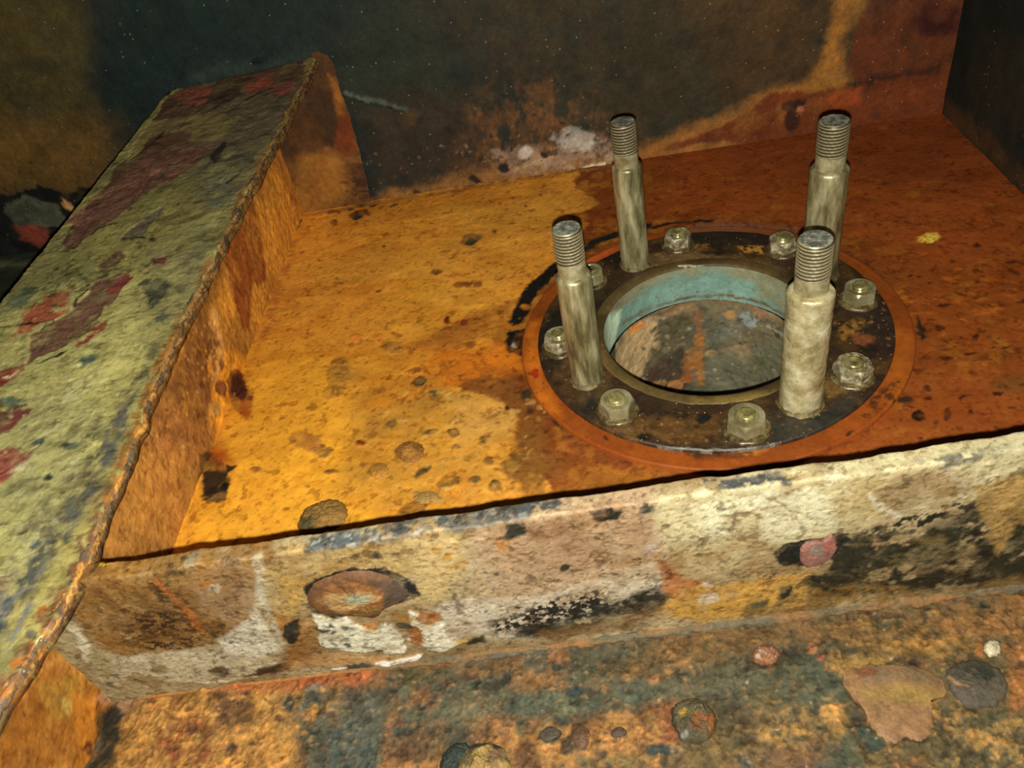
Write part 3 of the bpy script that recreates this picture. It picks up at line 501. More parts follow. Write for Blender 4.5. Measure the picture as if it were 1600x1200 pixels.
mesh_obj('rusty_edge', P.reshape(-1, 3), grid_quads(nv, nr)[:, ::-1], M_crumb, beam, C.reshape(-1, 3))['label'] = 'crumbling orange rust lip along the flange edge'
# web
w_eu = np.array([-.030, .535, 0]); w_eu /= np.linalg.norm(w_eu); w_O = np.array([-.342, -.28, 0.0])
us = lines((-.5, -.06, .02), (-.06, .535, .0011)); ts = np.linspace(0, 1, 110)
def ztop(u):
    x, y = w_O[0]+u*w_eu[0], w_O[1]+u*w_eu[1]; return fl_O[2]-(fl_n[0]*(x-fl_O[0])+fl_n[1]*(y-fl_O[1]))/fl_n[2]-.005
U = np.repeat(us[None, :], 110, 0); V = (FZ-.003)+ts[:, None]*(ztop(us)-(FZ-.003))[None, :]
p = Patch(w_O, w_eu, (0, 0, 1), U, V); p.R[:] = .65
p.base((172, 115, 46), (220, 800), (146, 96, 38), f=26, lo=.4, hi=.65)
p.poly("540,100 470,190 390,330 330,500 420,560 520,330 580,250", (168, 112, 36), soft=30, warp=24, ctr=(420, 430))
p.poly("300,520 400,560 380,640 340,690 325,660 330,610", (206, 134, 34), soft=10, warp=16); p.poly("330,480 345,500 350,560 335,600 325,560", (186, 134, 66), soft=8, warp=8)
p.poly("310,480 345,540 335,600 325,660 290,650 260,600 290,540", (112, 70, 30), soft=10, warp=18, spk=(26, .25, .5)); p.poly("240,640 330,660 310,740 250,740", (150, 96, 44), soft=16, warp=20)
p.poly("150,850 250,700 320,720 310,850", (184, 124, 52), soft=30, warp=30, a=.8)
p.poly("375,330 395,310 410,360 418,430 400,445 390,400", (104, 58, 20), soft=5, warp=9); p.poly("350,400 375,345 392,380 396,450 392,520 375,510 362,450", (110, 58, 20), soft=6, warp=10); p.poly("430,230 440,225 460,285 470,325 455,320 440,275", (108, 66, 24), soft=6, warp=8)
p.poly("455,150 510,100 525,130 510,190 500,225 470,220 460,190", (92, 52, 20), soft=10, warp=14); p.poly("455,180 470,160 480,230 465,260 455,230", (64, 42, 18), soft=8, warp=9)
p.ell(345, 607, 9, 15, -10, (110, 62, 30)); p.ell(346, 570, 4, 9, -10, (110, 62, 26)); p.ell(336, 640, 8, 14, -10, (150, 110, 50)); p.ell(355, 656, 4, 6, 0, (110, 56, 22))
p.poly("-40,1080 80,1040 190,1075 150,1210 -40,1210", (154, 94, 28), soft=14, warp=16); p.poly("60,1060 120,1055 130,1100 105,1130 70,1110", (168, 122, 44), soft=10, warp=16); p.poly("95,1095 120,1090 110,1120", (206, 170, 84), soft=4, warp=7); p.poly("120,1080 150,1085 150,1180 120,1210", (192, 118, 34), soft=10, warp=12); p.ell(138, 1170, 7, 12, 10, (110, 56, 26))
p.poly("152,1120 172,1100 188,1105 190,1150 170,1210 130,1210 150,1165", (46, 40, 24), soft=7, warp=12); p.poly("150,1090 200,1060 222,1058 200,1095 185,1110 165,1105", (176, 132, 96), soft=6, warp=10)
p.ell(374, 615, 18, 38, -14, (92, 44, 18), warp=7); p.ell(372, 605, 11, 26, -14, (64, 30, 16), warp=8); p.poly("315,712 330,706 345,712 355,735 362,745 352,780 318,790 312,750", (52, 36, 18), soft=3, warp=8)
p.dots("300,500 340,520 330,660 260,700 220,700", (88, 52, 22), 70, 1, 4, 1.2, 60, a=.8, h=-.0004); p.dots("300,500 340,520 330,660 160,850", (200, 150, 80), 60, .8, 2.4, 1.2, 60, a=.7); p.dots("0,1100 140,1080 140,1200 0,1200", (126, 76, 24), 60, 1, 4, 1.3, 60, a=.6)
p.grit(300, .57, .70, (.68, .62, .56), 5, h=-.0003); p.grit(260, .58, .70, (1.2, 1.24, 1.35), 5)
p.vary(40, .2); p.vary(180, .25, sx=1, sy=.5); p.relief(30, .0010); p.relief(140, .0008); p.relief(500, .0002)
build(p, 'web', M_beam, beam, thick=.009)
# end plate of the beam, welded to the back wall
us = span(-.372, -.286, .0008); vs = span(FZ-.002, .146, .0008)
p = wall_patch(us, vs, .004)
p.base((98, 62, 22), (520, 270), (78, 48, 18), f=40)
p.poly("430,60 530,80 548,170 530,200 508,238 470,262 430,250", (56, 35, 15), soft=24, warp=22, mot=.4); p.poly("470,250 520,235 540,290 480,340 460,300", (122, 80, 26), soft=10, warp=12); p.poly("515,115 528,130 545,180 540,195 525,175 518,140", (130, 78, 24), soft=5, warp=7); p.poly("500,160 515,170 530,200 520,235 505,225", (52, 34, 16), soft=5, warp=7)
p.poly("530,178 545,172 562,235 550,245 525,240 528,200", (96, 44, 14), soft=6, warp=9); p.poly("540,245 565,235 576,275 575,290 550,300 540,280", (56, 32, 18), soft=5, warp=9, spk=(16, .2, .42)); p.poly("500,240 535,245 540,300 480,340 480,300", (126, 82, 26), soft=10, warp=9); p.line("512,235 500,270 480,330", 13, (110, 66, 24), warp=8, soft=6, spk=(7, .25, .6)); p.dots("540,280 590,270 590,330 520,340", (48, 30, 16), 30, 1.5, 5, 1.8, -5)
p.vary(50, .2); p.vary(250, .25); p.relief(60, .0008); p.relief(300, .0003)
bnd = np.array([p.uv(*q) for q in ((497, 80), (512, 86), (522, 99), (532, 140), (547, 180), (562, 235), (574, 283), (580, 318))])
def keep_end(u, v):
    lim = np.interp(v, bnd[::-1, 1], bnd[::-1, 0]); return (u < lim) & (v < bnd[0, 1]) & ((v < .137+.043*(u+.31)) | (u > -.3125))
build(p, 'end_plate', M_beam, beam, keep=keep_end)

# ================================================================== CROSS PLATE
c_eu = np.array([1, .1, 0]); c_eu /= np.linalg.norm(c_eu); c_O = np.array([-.03, -.2338, FZ]); ZT = .097-FZ; TH = .0085
cross = empty('cross_plate', (-.03, -.2338, FZ)); tag(cross, 'upright steel cross plate with cream paint, rust and black scuffs', 'plate')
us = lines((-.335, .15, .00066), (.15, .29, .0014))
vf = span(-.003, ZT-.003, .00075); arc = np.linspace(0, math.pi/2, 7)[1:]; rr = .0016
vprof = np.concatenate([vf, ZT-rr+rr*np.sin(arc), np.full(9, ZT), np.full(8, ZT)-np.array([.001, .002, .004, .01, .03, .06, .085, .1])])
oprof = np.concatenate([np.zeros(vf.size), -(rr-rr*np.cos(arc)), np.linspace(-rr, -TH, 10)[1:], np.full(8, -TH)-np.array([.0006, .001, .001, .001, .001, .001, .001, .001])])
vlen = np.concatenate([[vf[0]], vf[0]+np.cumsum(np.hypot(np.diff(vprof), np.diff(oprof)))])
U, V = np.meshgrid(us, vlen)
p = Patch(c_O, c_eu, (0, 0, 1), U, V); p.R[:] = .6
def v_of(px, py): return p.uv(px, py)
p.base((210, 184, 132), (800, 880), (186, 156, 104), f=26, lo=.4, hi=.62)
# left: rough brown
p.poly("60,900 160,860 420,840 420,900 390,960 360,1010 260,1030 180,1030 90,960", (158, 116, 58), soft=8, warp=22); p.poly("120,920 300,900 340,990 260,1020 170,1000", (128, 92, 46), soft=16, warp=24, spk=(14, .3, .55))
p.poly("190,960 280,950 340,1000 300,1020 190,1020", (62, 44, 24), soft=14, warp=14, spk=(8, .5, .58), sy=1.6); p.poly("240,890 310,960 300,985 240,930", (80, 58, 32), soft=8, warp=10, spk=(7, .45, .55)); p.line("247,905 270,930 290,955 315,985", 12, (176, 108, 48), warp=5, soft=4); p.poly("255,880 290,870 300,900 262,900", (92, 70, 40), soft=6, warp=9, spk=(8, .4, .55))
p.poly("330,985 352,968 356,985 345,1005 328,1000", (50, 42, 26), soft=3, warp=8, spk=(8, .35, .5)); p.poly("130,885 160,872 225,880 220,895 150,905", (190, 138, 60), soft=6, warp=9)
p.poly("300,900 380,860 410,900 400,950 360,980 320,960", (168, 134, 92), soft=12, warp=16); p.ell(322, 912, 15, 8, 0, (178, 122, 64)); p.ell(337, 920, 9, 8, 0, (204, 190, 160))
p.poly("60,950 95,945 112,968 135,990 150,1010 200,1022 300,1018 360,1000 395,960 405,900 400,870 415,870 420,900 412,950 425,990 442,1015 430,1040 380,1055 290,1066 200,1050 175,1080 150,1050 130,1010 95,1010 60,1030", (190, 176, 138), soft=5, warp=10); p.poly("60,965 100,960 125,1000 130,1045 60,1050", (152, 136, 94), soft=8, warp=12); p.poly("130,1000 160,1020 180,1040 170,1080 145,1050", (140, 126, 84), soft=10, warp=9); p.line("92,948 110,972 128,998 135,1030", 10, (206, 194, 160), warp=9, soft=5, h=.001, a=.8); p.line("405,880 412,920 425,965 440,1005", 9, (212, 200, 170), warp=10, soft=5, a=.7); p.poly("340,1000 400,960 440,1015 420,1030 360,1030", (206, 198, 172), soft=6, warp=9, a=.8)
p.dots("320,1000 440,990 440,1030 330,1030", (72, 60, 40), 26, .8, 3, 1.4); p.ell(345, 1050, 16, 9, 0, (78, 60, 36), soft=5); p.ell(250, 1046, 14, 8, 0, (120, 104, 66), soft=5); p.poly("400,1048 440,1036 470,1040 440,1052 380,1060", (66, 48, 30), soft=4, warp=8); p.line("280,1064 310,1068 400,1058", 5, (200, 190, 160), warp=5, a=.7)
# middle-left: golden
p.poly("415,860 560,850 640,850 660,900 500,905 480,950 440,1000 425,960", (196, 164, 100), soft=10, warp=18); p.poly("430,900 480,900 478,940 450,960", (200, 160, 84), soft=8, warp=12); p.poly("430,960 490,970 500,1040 440,1050 450,1010", (160, 114, 58), soft=8, warp=12); p.poly("440,975 465,965 470,1000 455,1008 442,995", (44, 44, 34), soft=2, warp=9)
p.ell(360, 880, 10, 6, 0, (80, 66, 44), spk=(6, .35, .5)); p.ell(295, 880, 14, 9, 0, (196, 176, 132), soft=5)
p.poly("640,830 720,830 730,900 700,940 650,930 640,880", (230, 198, 130), soft=12, warp=30); p.poly("670,860 720,850 725,890 690,900", (214, 164, 76), soft=8, warp=14, spk=(18, .3, .55))
p.poly("720,800 1030,760 1040,900 900,960 760,980 740,900", (208, 174, 130), soft=16, warp=34); p.poly("760,830 1000,800 1010,860 900,900 790,900", (190, 150, 108), soft=20, warp=22, a=.8)
p.poly("700,940 860,930 1000,880 1040,870 1040,920 960,950 840,990 690,1010 640,1000 660,960", (216, 200, 168), soft=12, warp=18, a=.9)
p.poly("770,845 790,842 800,850 785,862 775,858", (222, 150, 74), soft=4, warp=6); p.ell(860, 830, 32, 16, -10, (160, 112, 72), soft=10, a=.7); p.ell(938, 870, 20, 11, -10, (132, 94, 52), spk=(7, .3, .5)); p.ell(882, 886, 8, 6, -30, (70, 60, 44)); p.line("735,880 755,895 768,918", 6, (212, 192, 160), warp=7, soft=4, a=.7); p.line("895,832 892,845 880,855", 5, (206, 180, 150), warp=7, soft=4, a=.5); p.line("950,835 968,862 975,875", 6, (210, 184, 152), warp=8, soft=4, a=.5); p.ell(1018, 858, 12, 8, -40, (210, 180, 160), soft=5)
p.poly("760,975 860,935 950,920 955,950 880,975 800,992 770,995", (42, 40, 31), soft=14, warp=14, spk=(7, .44, .54), mot=0); p.poly("790,975 900,945 960,930 955,955 860,982", (40, 38, 30), soft=8, warp=14, spk=(12, .5, .58), mot=0); p.poly("950,940 1000,920 1045,930 1040,945 960,965 880,992 800,1000 790,990 880,970", (50, 46, 31), soft=9, warp=16, spk=(30, .2, .42)); p.dots("720,900 1040,860 1040,930 760,980", (60, 52, 40), 70, .8, 3.2, 1.4, -15); p.poly("840,985 960,970 1000,955 1040,950 980,985 860,1003", (120, 88, 50), soft=6, warp=9)
p.poly("640,955 660,960 690,975 700,1000 740,1000 700,1015 655,1015 640,1000 655,985", (226, 216, 182), soft=2, warp=9, h=.0006); p.poly("712,1000 730,996 750,998 745,1006 720,1008", (176, 150, 60), soft=3, warp=5); p.poly("725,1000 758,992 760,1004 730,1008", (58, 54, 36), soft=3, warp=6)
p.poly("650,960 660,955 690,955 690,970 665,975", (176, 116, 60), soft=3, warp=8); p.poly("630,975 660,980 662,1010 640,1005", (158, 98, 46), soft=3, warp=8); p.ell(632, 965, 14, 6, 10, (190, 136, 48)); p.ell(632, 977, 16, 5, 10, (92, 90, 66))
# white paint below the blister
p.poly("492,958 520,965 536,958 560,975 582,985 600,972 625,985 638,1012 635,1020 560,1018 505,1010 496,985", (228, 220, 186), soft=2, warp=8, h=.0007); p.dots("498,975 550,975 550,1012 500,1010", (50, 56, 54), 30, 1, 5, 1.4); p.poly("565,975 590,968 585,985 575,985", (206, 138, 66), soft=3, warp=5)
p.poly("490,1018 620,1022 660,1015 655,1030 580,1040 500,1040 450,1046", (188, 146, 92), soft=4, warp=9); p.poly("580,1036 630,1030 660,1018 650,1040 600,1044", (238, 232, 208), soft=2, warp=7, h=.0006); p.line("520,1046 560,1042", 4, (240, 236, 214)); p.poly("540,1040 580,1035 590,1045 545,1050", (70, 70, 58), soft=3, warp=6)
# top band, blue-grey scuffs on the rounded edge
p.poly("470,842 640,815 830,788 830,812 640,842 480,862", (132, 126, 108), soft=6, warp=12, spk=(20, .25, .5)); p.poly("470,848 560,835 560,850 480,862", (112, 120, 116), soft=5, warp=8, spk=(12, .3, .5)); p.poly("770,795 870,780 870,800 780,812", (98, 102, 96), soft=4, warp=8, spk=(12, .3, .5)); p.dots("480,845 880,782 880,800 480,866", (92, 94, 88), 60, 2, 7, 1.8, -8); p.dots("480,845 880,782 880,800 480,866", (206, 206, 190), 40, 1, 4, 1.8, -8)
p.poly("925,800 945,796 975,800 965,815 935,818", (52, 52, 40), soft=3, warp=7); p.poly("770,842 790,832 800,820 820,820 822,832 795,845", (66, 66, 54), soft=3, warp=7); p.ell(1010, 795, 14, 7, -15, (80, 80, 70)); p.ell(555, 870, 10, 5, 0, (64, 66, 60), spk=(6, .3, .5)); p.ell(590, 868, 9, 6, 30, (62, 62, 54))
# right: cream, then black soot
p.poly("1040,770 1640,660 1640,760 1520,790 1380,810 1240,850 1110,880 1040,860", (232, 216, 160), soft=18, warp=36); p.poly("1090,790 1330,730 1340,800 1240,840 1110,850", (255, 246, 198), soft=20, warp=24, a=.8); p.poly("1290,760 1380,740 1480,750 1400,800 1300,815", (196, 166, 100), soft=14, warp=18, a=.7)
p.poly("1360,770 1400,740 1490,735 1520,760 1440,790 1390,810", (176, 148, 100), soft=8, warp=14); p.line("1358,772 1375,795 1410,810", 8, (228, 214, 178), warp=5, soft=4); p.line("1480,740 1510,755 1500,775", 6, (206, 190, 150), soft=4, a=.7); p.line("1195,775 1240,800 1290,815", 3, (150, 120, 70), a=.7)
p.poly("1040,860 1180,840 1240,860 1210,900 1120,930 1050,910", (178, 150, 100), soft=16, warp=20, a=.8); p.poly("1030,870 1060,900 1110,915 1100,930 1060,940 1040,920", (182, 116, 64), soft=6, warp=10); p.poly("1060,920 1180,905 1280,890 1260,940 1140,965 1060,970 1030,960", (200, 150, 66), soft=10, warp=18); p.ell(1108, 934, 17, 8, -10, (206, 180, 140)); p.ell(1106, 915, 9, 5, 0, (210, 190, 160))
p.poly("1270,900 1330,840 1400,825 1460,815 1520,800 1540,770 1640,770 1640,920 1500,920 1380,925 1280,930", (46, 44, 27), soft=12, warp=22, spk=(40, .24, .42)); p.poly("1340,830 1540,770 1545,790 1380,850", (40, 38, 26), soft=8, warp=16, spk=(10, .46, .54))
p.poly("1520,760 1640,720 1640,800 1590,820 1560,870 1545,850 1530,800", (170, 134, 72), soft=6, warp=12); p.poly("1540,770 1600,750 1590,790 1560,810", (188, 150, 86), soft=8, warp=10, a=.7); p.poly("1370,870 1500,850 1480,870 1390,885", (110, 94, 56), soft=8, warp=12, spk=(14, .3, .55)); p.ell(1455, 845, 26, 8, -8, (104, 86, 48), soft=5)
p.poly("1180,935 1270,920 1420,915 1400,940 1260,955 1150,970", (130, 100, 50), soft=8, warp=12, spk=(14, .25, .5)); p.poly("1500,920 1640,890 1640,920 1460,945", (120, 92, 50), soft=8, warp=12)
p.poly("1215,918 1240,915 1235,932 1222,938", (40, 42, 32), soft=2, warp=5); p.poly("1165,945 1200,935 1205,940 1180,952", (86, 78, 50), soft=3, warp=5); p.dots("1180,900 1400,880 1400,930 1180,950", (60, 52, 30), 60, 1, 3.5, 1.5, -8); p.dots("1080,770 1280,740 1280,860 1060,880", (160, 136, 84), 50, 1, 4, 2, -10, a=.5)
p.poly("1100,755 1230,740 1240,760 1110,770", (110, 110, 104), soft=5, warp=9, spk=(16, .3, .5)); p.poly("1540,705 1640,690 1640,712 1560,718", (200, 190, 146), soft=5, warp=7); p.poly("1440,720 1530,705 1560,712 1470,735", (130, 122, 98), soft=6, warp=9, spk=(12, .3, .55))
# bare spots
p.poly("1210,862 1230,850 1260,842 1290,840 1322,836 1330,846 1310,868 1280,885 1250,888 1215,882", (34, 34, 26), soft=2, warp=7, h=-.0006)
p.poly("476,920 490,905 520,893 560,888 605,886 640,905 658,932 630,940 600,945 520,965 490,955 478,940", (40, 38, 34), soft=2, warp=8)
p.grit(420, .57, .70, (.62, .56, .48), 4, sy=1.6, h=-.0002); p.grit(300, .58, .72, (1.2, 1.22, 1.28), 4, sy=1.8); p.grit(130, .66, .75, (.5, .47, .44), 6, h=-.0003); p.grit(50, .55, .7, (.8, .72, .62), 6)
p.ell(145, 888, 12, 5, -10, (236, 184, 50), h=.001)
p.vary(40, .14); p.vary(200, .14); p.relief(20, .0010); p.relief(90, .0006); p.relief(400, .0002)
Pn = np.repeat(np.stack([vprof, oprof], -1)[:, None, :], len(us), 1).reshape(-1, 2)
wob = (fbm(p.U*60, p.U*0, 4, 77)-.5)*.0028*sst(ZT*.6, ZT, Pn[:, 0])
p._pos = lambda u, v: p.O+u[:, None]*p.eu+(Pn[:, 0]+wob)[:, None]*p.ev+Pn[:, 1:2]*p.n
build(p, 'plate', M_beam, cross)
cross_p = Patch(c_O, c_eu, (0, 0, 1), U, V)
# weld bead along its foot
us = span(-.30, .20, .0008); nr = 12; an = np.linspace(math.radians(-20), math.radians(110), nr)
r_ = .0026+.0026*(fbm(us*40, us*0+3, 4, 9)-.5)[:, None]+.0026*(fbm(us[:, None]*260+0*an, an[None, :]*1.5+0*us[:, None], 5, 15, .6)-.5)
r_ = r_*(1-.65*sst(-.14, -.2, us))[:, None]
P = c_O+us[:, None, None]*c_eu+(r_*np.cos(an))[..., None]*cross_p.n+(r_*np.sin(an))[..., None]*np.array([0, 0, 1.])
nn = fbm(us[:, None]*45+0*an, an[None, :]*.6+0*us[:, None], 4, 33); A = lambda c: cross_p.alb(c, *cross_p.uv(1000, 985))
C = A((104, 94, 68))*(1-sst(.35, .65, nn))[..., None]+A((136, 98, 54))*sst(.35, .65, nn)[..., None]; lp = sst(-.16, -.2, us)[:, None, None]; C = C*(1-lp)+A((176, 116, 54))*lp
mesh_obj('weld_bead', P.reshape(-1, 3), grid_quads(len(us), nr)[:, ::-1], M_near, cross, C.reshape(-1, 3))['label'] = 'lumpy grey weld bead along the foot of the plate'

# ================================================================== FLANGE IN THE FLOOR
def polar(r0, r1, nr, nt=420, dense=None):
    t = np.linspace(0, 2*np.pi, nt, endpoint=False); r = np.linspace(r0, r1, nr)
    T, Rr = np.meshgrid(t, r); return T, Rr
RP, RD, RH = .1338, .1214, .0733
# welded pad ring
def ring_patch(prof, nt=480):
    """prof: list of (radius, z); unfolded radius runs on along the side faces."""
    prof = np.array(prof); r, z = prof[:, 0], prof[:, 1]
    t = np.linspace(0, 2*np.pi, nt, endpoint=False); T, Rr = np.meshgrid(t, r); Z = np.repeat(z[:, None], nt, 1)
    q = Patch((0, 0, z.max()), (1, 0, 0), (0, 1, 0), Rr*np.cos(T), Rr*np.sin(T))
    Zf = Z.ravel(); q._pos = None
    q.Z = Zf; q.T = T.ravel(); q.RR = Rr.ravel()
    def pts():
        P = np.stack([q.U, q.V, q.Z+q.H], -1); return P
    q.points = pts; return q
pad_z = -.0030
prof = [(r, pad_z) for r in np.linspace(.112, RP-.0008, 30)]+[(RP-.0003, pad_z-.0003), (RP, pad_z-.0009), (RP+.0004, FZ-.002)]
p = ring_patch(prof); p.R[:] = .55
p.base((176, 88, 26), (1100, 718), (160, 78, 22), f=40)
p.poly("820,560 830,500 845,500 850,600 880,650 850,640 825,600", (206, 112, 26), soft=12, warp=12, a=.8); p.poly("1380,500 1425,520 1425,640 1390,640 1400,560", (160, 84, 22), soft=10, warp=12)
p.poly("930,385 1000,360 1010,375 900,420", (156, 70, 26), soft=10, warp=6); p.poly("1050,345 1250,345 1330,380 1320,395 1230,362 1060,362", (104, 62, 38), soft=8, warp=6)
p.ell(837, 583, 7, 8, 0, (158, 44, 20)); p.ell(948, 685, 6, 3, 40, (40, 22, 12)); p.poly("1370,610 1410,590 1405,625 1380,640 1350,655 1350,640", (82, 46, 20), soft=5, warp=9, spk=(6, .38, .55)); p.ell(1327, 677, 7, 3, -40, (36, 20, 12)); p.ell(1180, 705, 22, 6, -10, (206, 122, 40), soft=5); p.poly("1070,708 1170,704 1180,714 1080,718", (66, 42, 26), soft=4, warp=6, spk=(10, .3, .5))
p.dots("820,480 850,480 850,640 825,600", (120, 50, 16), 14, 1, 3); p.dots("880,660 1300,690 1300,720 900,720", (120, 56, 20), 30, .8, 3)
p.vary(40, .14); p.vary(200, .16); p.relief(60, .0003)
o = build(p, 'mounting_pad', M_pad, wrap=True); tag(o, 'flat orange primed ring welded to the floor under the dark flange', 'ring')
# bolted ring flange
ring = empty('ring_flange', (0, 0, 0)); tag(ring, 'round black rusted ring flange bolted over the hole in the floor', 'flange')
prof = [(.0795, -.0002)]+[(r, 0) for r in np.linspace(.080, RD-.0012, 62)]+[(RD-.0006, -.0002), (RD-.0002, -.0007), (RD, -.0014), (RD, pad_z+.0001)]
p = ring_patch(prof, 560); p.R[:] = .5
p.base((66, 46, 24), (1060, 690), (38, 30, 18), f=34, lo=.4, hi=.6)
p.fill((96, 66, 28), (1060, 680), 50, .5, .66, a=.8)
p.poly("950,670 1000,650 1130,650 1130,700 1060,700 980,690", (112, 76, 32), soft=12, warp=18); p.poly("1150,650 1220,650 1200,690 1130,700", (88, 66, 36), soft=12, warp=16)
p.poly("846,540 870,480 905,440 930,430 900,500 880,560 870,580", (26, 23, 16), soft=6, warp=8); p.poly("900,640 930,615 940,640 930,660 910,655", (26, 24, 17), soft=5, warp=9); p.poly("1180,660 1240,640 1290,640 1330,620 1340,640 1270,680 1200,690", (46, 44, 34), soft=8, warp=12); p.ell(1098, 654, 14, 8, 0, (26, 26, 18)); p.ell(1010, 683, 14, 6, 0, (28, 26, 18))
p.poly("1070,365 1260,365 1300,395 1200,400 1150,385 1080,385", (30, 23, 14), soft=6, warp=9); p.poly("1080,380 1110,378 1110,392 1085,395", (120, 84, 36), soft=4, warp=7, spk=(5, .4, .58)); p.poly("1150,385 1195,383 1190,395 1155,398", (150, 104, 36), soft=4, warp=7, spk=(5, .35, .55)); p.poly("980,420 1010,395 1100,395 1200,405 1230,425 1100,405 1010,418", (92, 70, 38), soft=6, warp=8)
p.poly("1300,430 1390,470 1396,560 1370,560 1330,500 1310,480", (44, 30, 19), soft=8, warp=10); p.poly("1300,505 1350,500 1345,520 1310,530", (140, 96, 34), soft=6, warp=9, spk=(7, .32, .55)); p.poly("1330,520 1370,525 1355,540 1335,538", (124, 70, 32), soft=5, warp=7); p.poly("1280,600 1310,570 1330,610 1290,620", (116, 84, 36), soft=6, warp=9)
p.poly("900,600 950,590 960,640 930,610", (86, 64, 32), soft=6, warp=9); p.line("1020,697 1100,703 1180,700 1260,685", 3, (150, 140, 120), warp=3); p.dots("900,640 1300,640 1260,700 960,690", (170, 120, 48), 90, .8, 2.2); p.dots("900,640 1300,640 1260,700 960,690", (26, 22, 14), 60, 1, 5); p.dots("1290,420 1390,470 1390,620 1300,640", (150, 100, 44), 50, .8, 2.4); p.dots("860,560 930,600 960,660 880,620", (110, 80, 44), 40, .8, 3)  # thin pale line on the front rim is a painted glint of the bevel
p.vary(60, .3); p.vary(300, .4); p.relief(40, .0003); p.relief(200, .0004); p.relief(600, .0002)
build(p, 'disc', M_disc, ring, wrap=True)
# smooth raised lip round the opening
prof = [(RH, -.0014), (RH, -.0006), (RH+.0003, -.0001), (RH+.0009, .0003)]+[(r, .0003+.0004*math.sin((r-RH)/.0085*math.pi)) for r in np.linspace(RH+.002, .0805, 12)]+[(.0815, .0004), (.0822, -.0004)]
p = ring_patch(prof, 480); p.R[:] = .45
p.base((104, 84, 46), (1090, 628), (78, 60, 34), f=30); p.poly("1080,620 1240,610 1230,640 1090,640", (140, 116, 58), soft=8, warp=6, a=.7); p.poly("940,540 960,580 1000,610 980,620 940,590", (118, 94, 50), soft=8, warp=6); p.line("1060,415 1095,414 1140,418", 3, (190, 180, 140), warp=2); p.vary(60, .2); p.vary(300, .2)
build(p, 'lip', M_bore, ring, wrap=True)['label'] = 'smooth brownish lip around the opening'
# ---- pipe below: turquoise liner, then rough pipe wall
pipe = empty('pipe', (0, 0, -.17)); tag(pipe, 'open pipe under the flange, turquoise at the rim and rust-stained deeper down', 'pipe')
def cyl_patch(R0, R1, z0, z1, nz, nt=360):
    t = np.linspace(-math.pi/2, math.pi*1.5, nt, endpoint=False); z = np.linspace(z0, z1, nz); T, Z = np.meshgrid(t, z)
    rad = lambda zz: R0+(R1-R0)*np.clip((z0-zz)/(z0-z1), 0, 1)
    def pos(u, v):
        a = np.asarray(u)/RH; r = rad(np.asarray(v)); return np.stack([r*np.cos(a), r*np.sin(a), np.asarray(v)+0*a], -1)
    def pxm(px, py):
        d = ray(px, py); a = d[0]**2+d[1]**2; b = CAM[0]*d[0]+CAM[1]*d[1]; r = R0
        for _ in range(3):
            t_ = (-b+math.sqrt(max(b*b-a*(CAM[0]**2+CAM[1]**2-r*r), 0)))/a; P = CAM+d*t_; r = float(rad(P[2]))
        th = math.atan2(P[1], P[0])
        if th < -math.pi/2: th += 2*math.pi
        return th*RH, float(P[2])
    q = Patch((0, 0, 0), (1, 0, 0), (0, 0, 1), T*RH, Z, pos=pos, pxmap=pxm, n=(0, -1, 0), normal_at=lambda u, v: np.array([-math.cos(u/RH), -math.sin(u/RH), 0]))
    def pts():
        a = q.U/RH; P = pos(q.U, q.V); P[:, 0] -= q.H*np.cos(a); P[:, 1] -= q.H*np.sin(a); return P
    q.points = pts; return q
p = cyl_patch(RH+.0001, RH+.0003, -.0010, -.034, 34); p.R[:] = .45
p.base((134, 166, 146), (1080, 445), (118, 148, 128), f=30)
p.poly("940,520 960,470 1000,440 1060,424 1100,416 1180,420 1235,440 1235,462 1180,440 1100,426 1040,440 990,465 960,500", (150, 138, 98), soft=6, warp=8, a=.85); p.poly("1180,440 1240,450 1245,500 1210,480 1180,460", (132, 130, 96), soft=10, warp=12); p.poly("940,500 970,490 960,540 940,545", (136, 150, 124), soft=8, warp=9)
p.line("975,505 1010,485 1060,468 1120,462 1180,470 1230,495", 5, (112, 84, 54), warp=4, soft=3); p.dots("950,470 1235,440 1235,470 960,500", (96, 96, 70), 60, .7, 2.2); p.vary(60, .14); p.vary(200, .16, sy=2)
build(p, 'liner', M_bore, pipe, wrap=True)['label'] = 'pale turquoise painted liner just below the rim'
p = cyl_patch(RH-.0012, RH+.003, -.0335, -.17, 130, 420); p.R[:] = .6
p.base((110, 98, 70), (1150, 560), (86, 84, 64), f=50, lo=.4, hi=.6)
p.poly("960,520 990,500 1035,495 1030,540 1000,590 990,605 960,580", (172, 142, 98), soft=6, warp=12); p.poly("980,508 1000,495 1005,512 985,525", (198, 120, 50), soft=5, warp=8); p.line("975,512 1010,490 1060,474 1120,466 1180,474 1232,500", 16, (134, 98, 62), warp=6, soft=6); p.poly("1030,485 1080,475 1090,500 1040,500", (146, 118, 80), soft=8, warp=9)
p.poly("1035,500 1080,490 1090,560 1060,580 1010,590 1020,550", (86, 78, 52), soft=8, warp=14, spk=(16, .25, .5)); p.poly("1005,575 1060,560 1080,600 1060,615 1000,605", (76, 58, 44), soft=6, warp=10); p.poly("1040,560 1070,540 1080,570 1050,580", (66, 58, 44), soft=6, warp=10)
p.line("1092,490 1092,530", 11, (142, 94, 56), warp=5, soft=4); p.line("1092,528 1093,560 1096,600", 10, (176, 110, 44), warp=6, soft=5, a=.85); p.poly("1075,550 1095,545 1095,580 1070,575", (160, 104, 50), soft=6, warp=8); p.poly("1010,605 1030,595 1040,600 1035,612 1010,612", (160, 118, 66), soft=3, warp=6); p.ell(1055, 602, 12, 10, 0, (168, 118, 62)); p.ell(1074, 590, 11, 9, 0, (150, 88, 48))
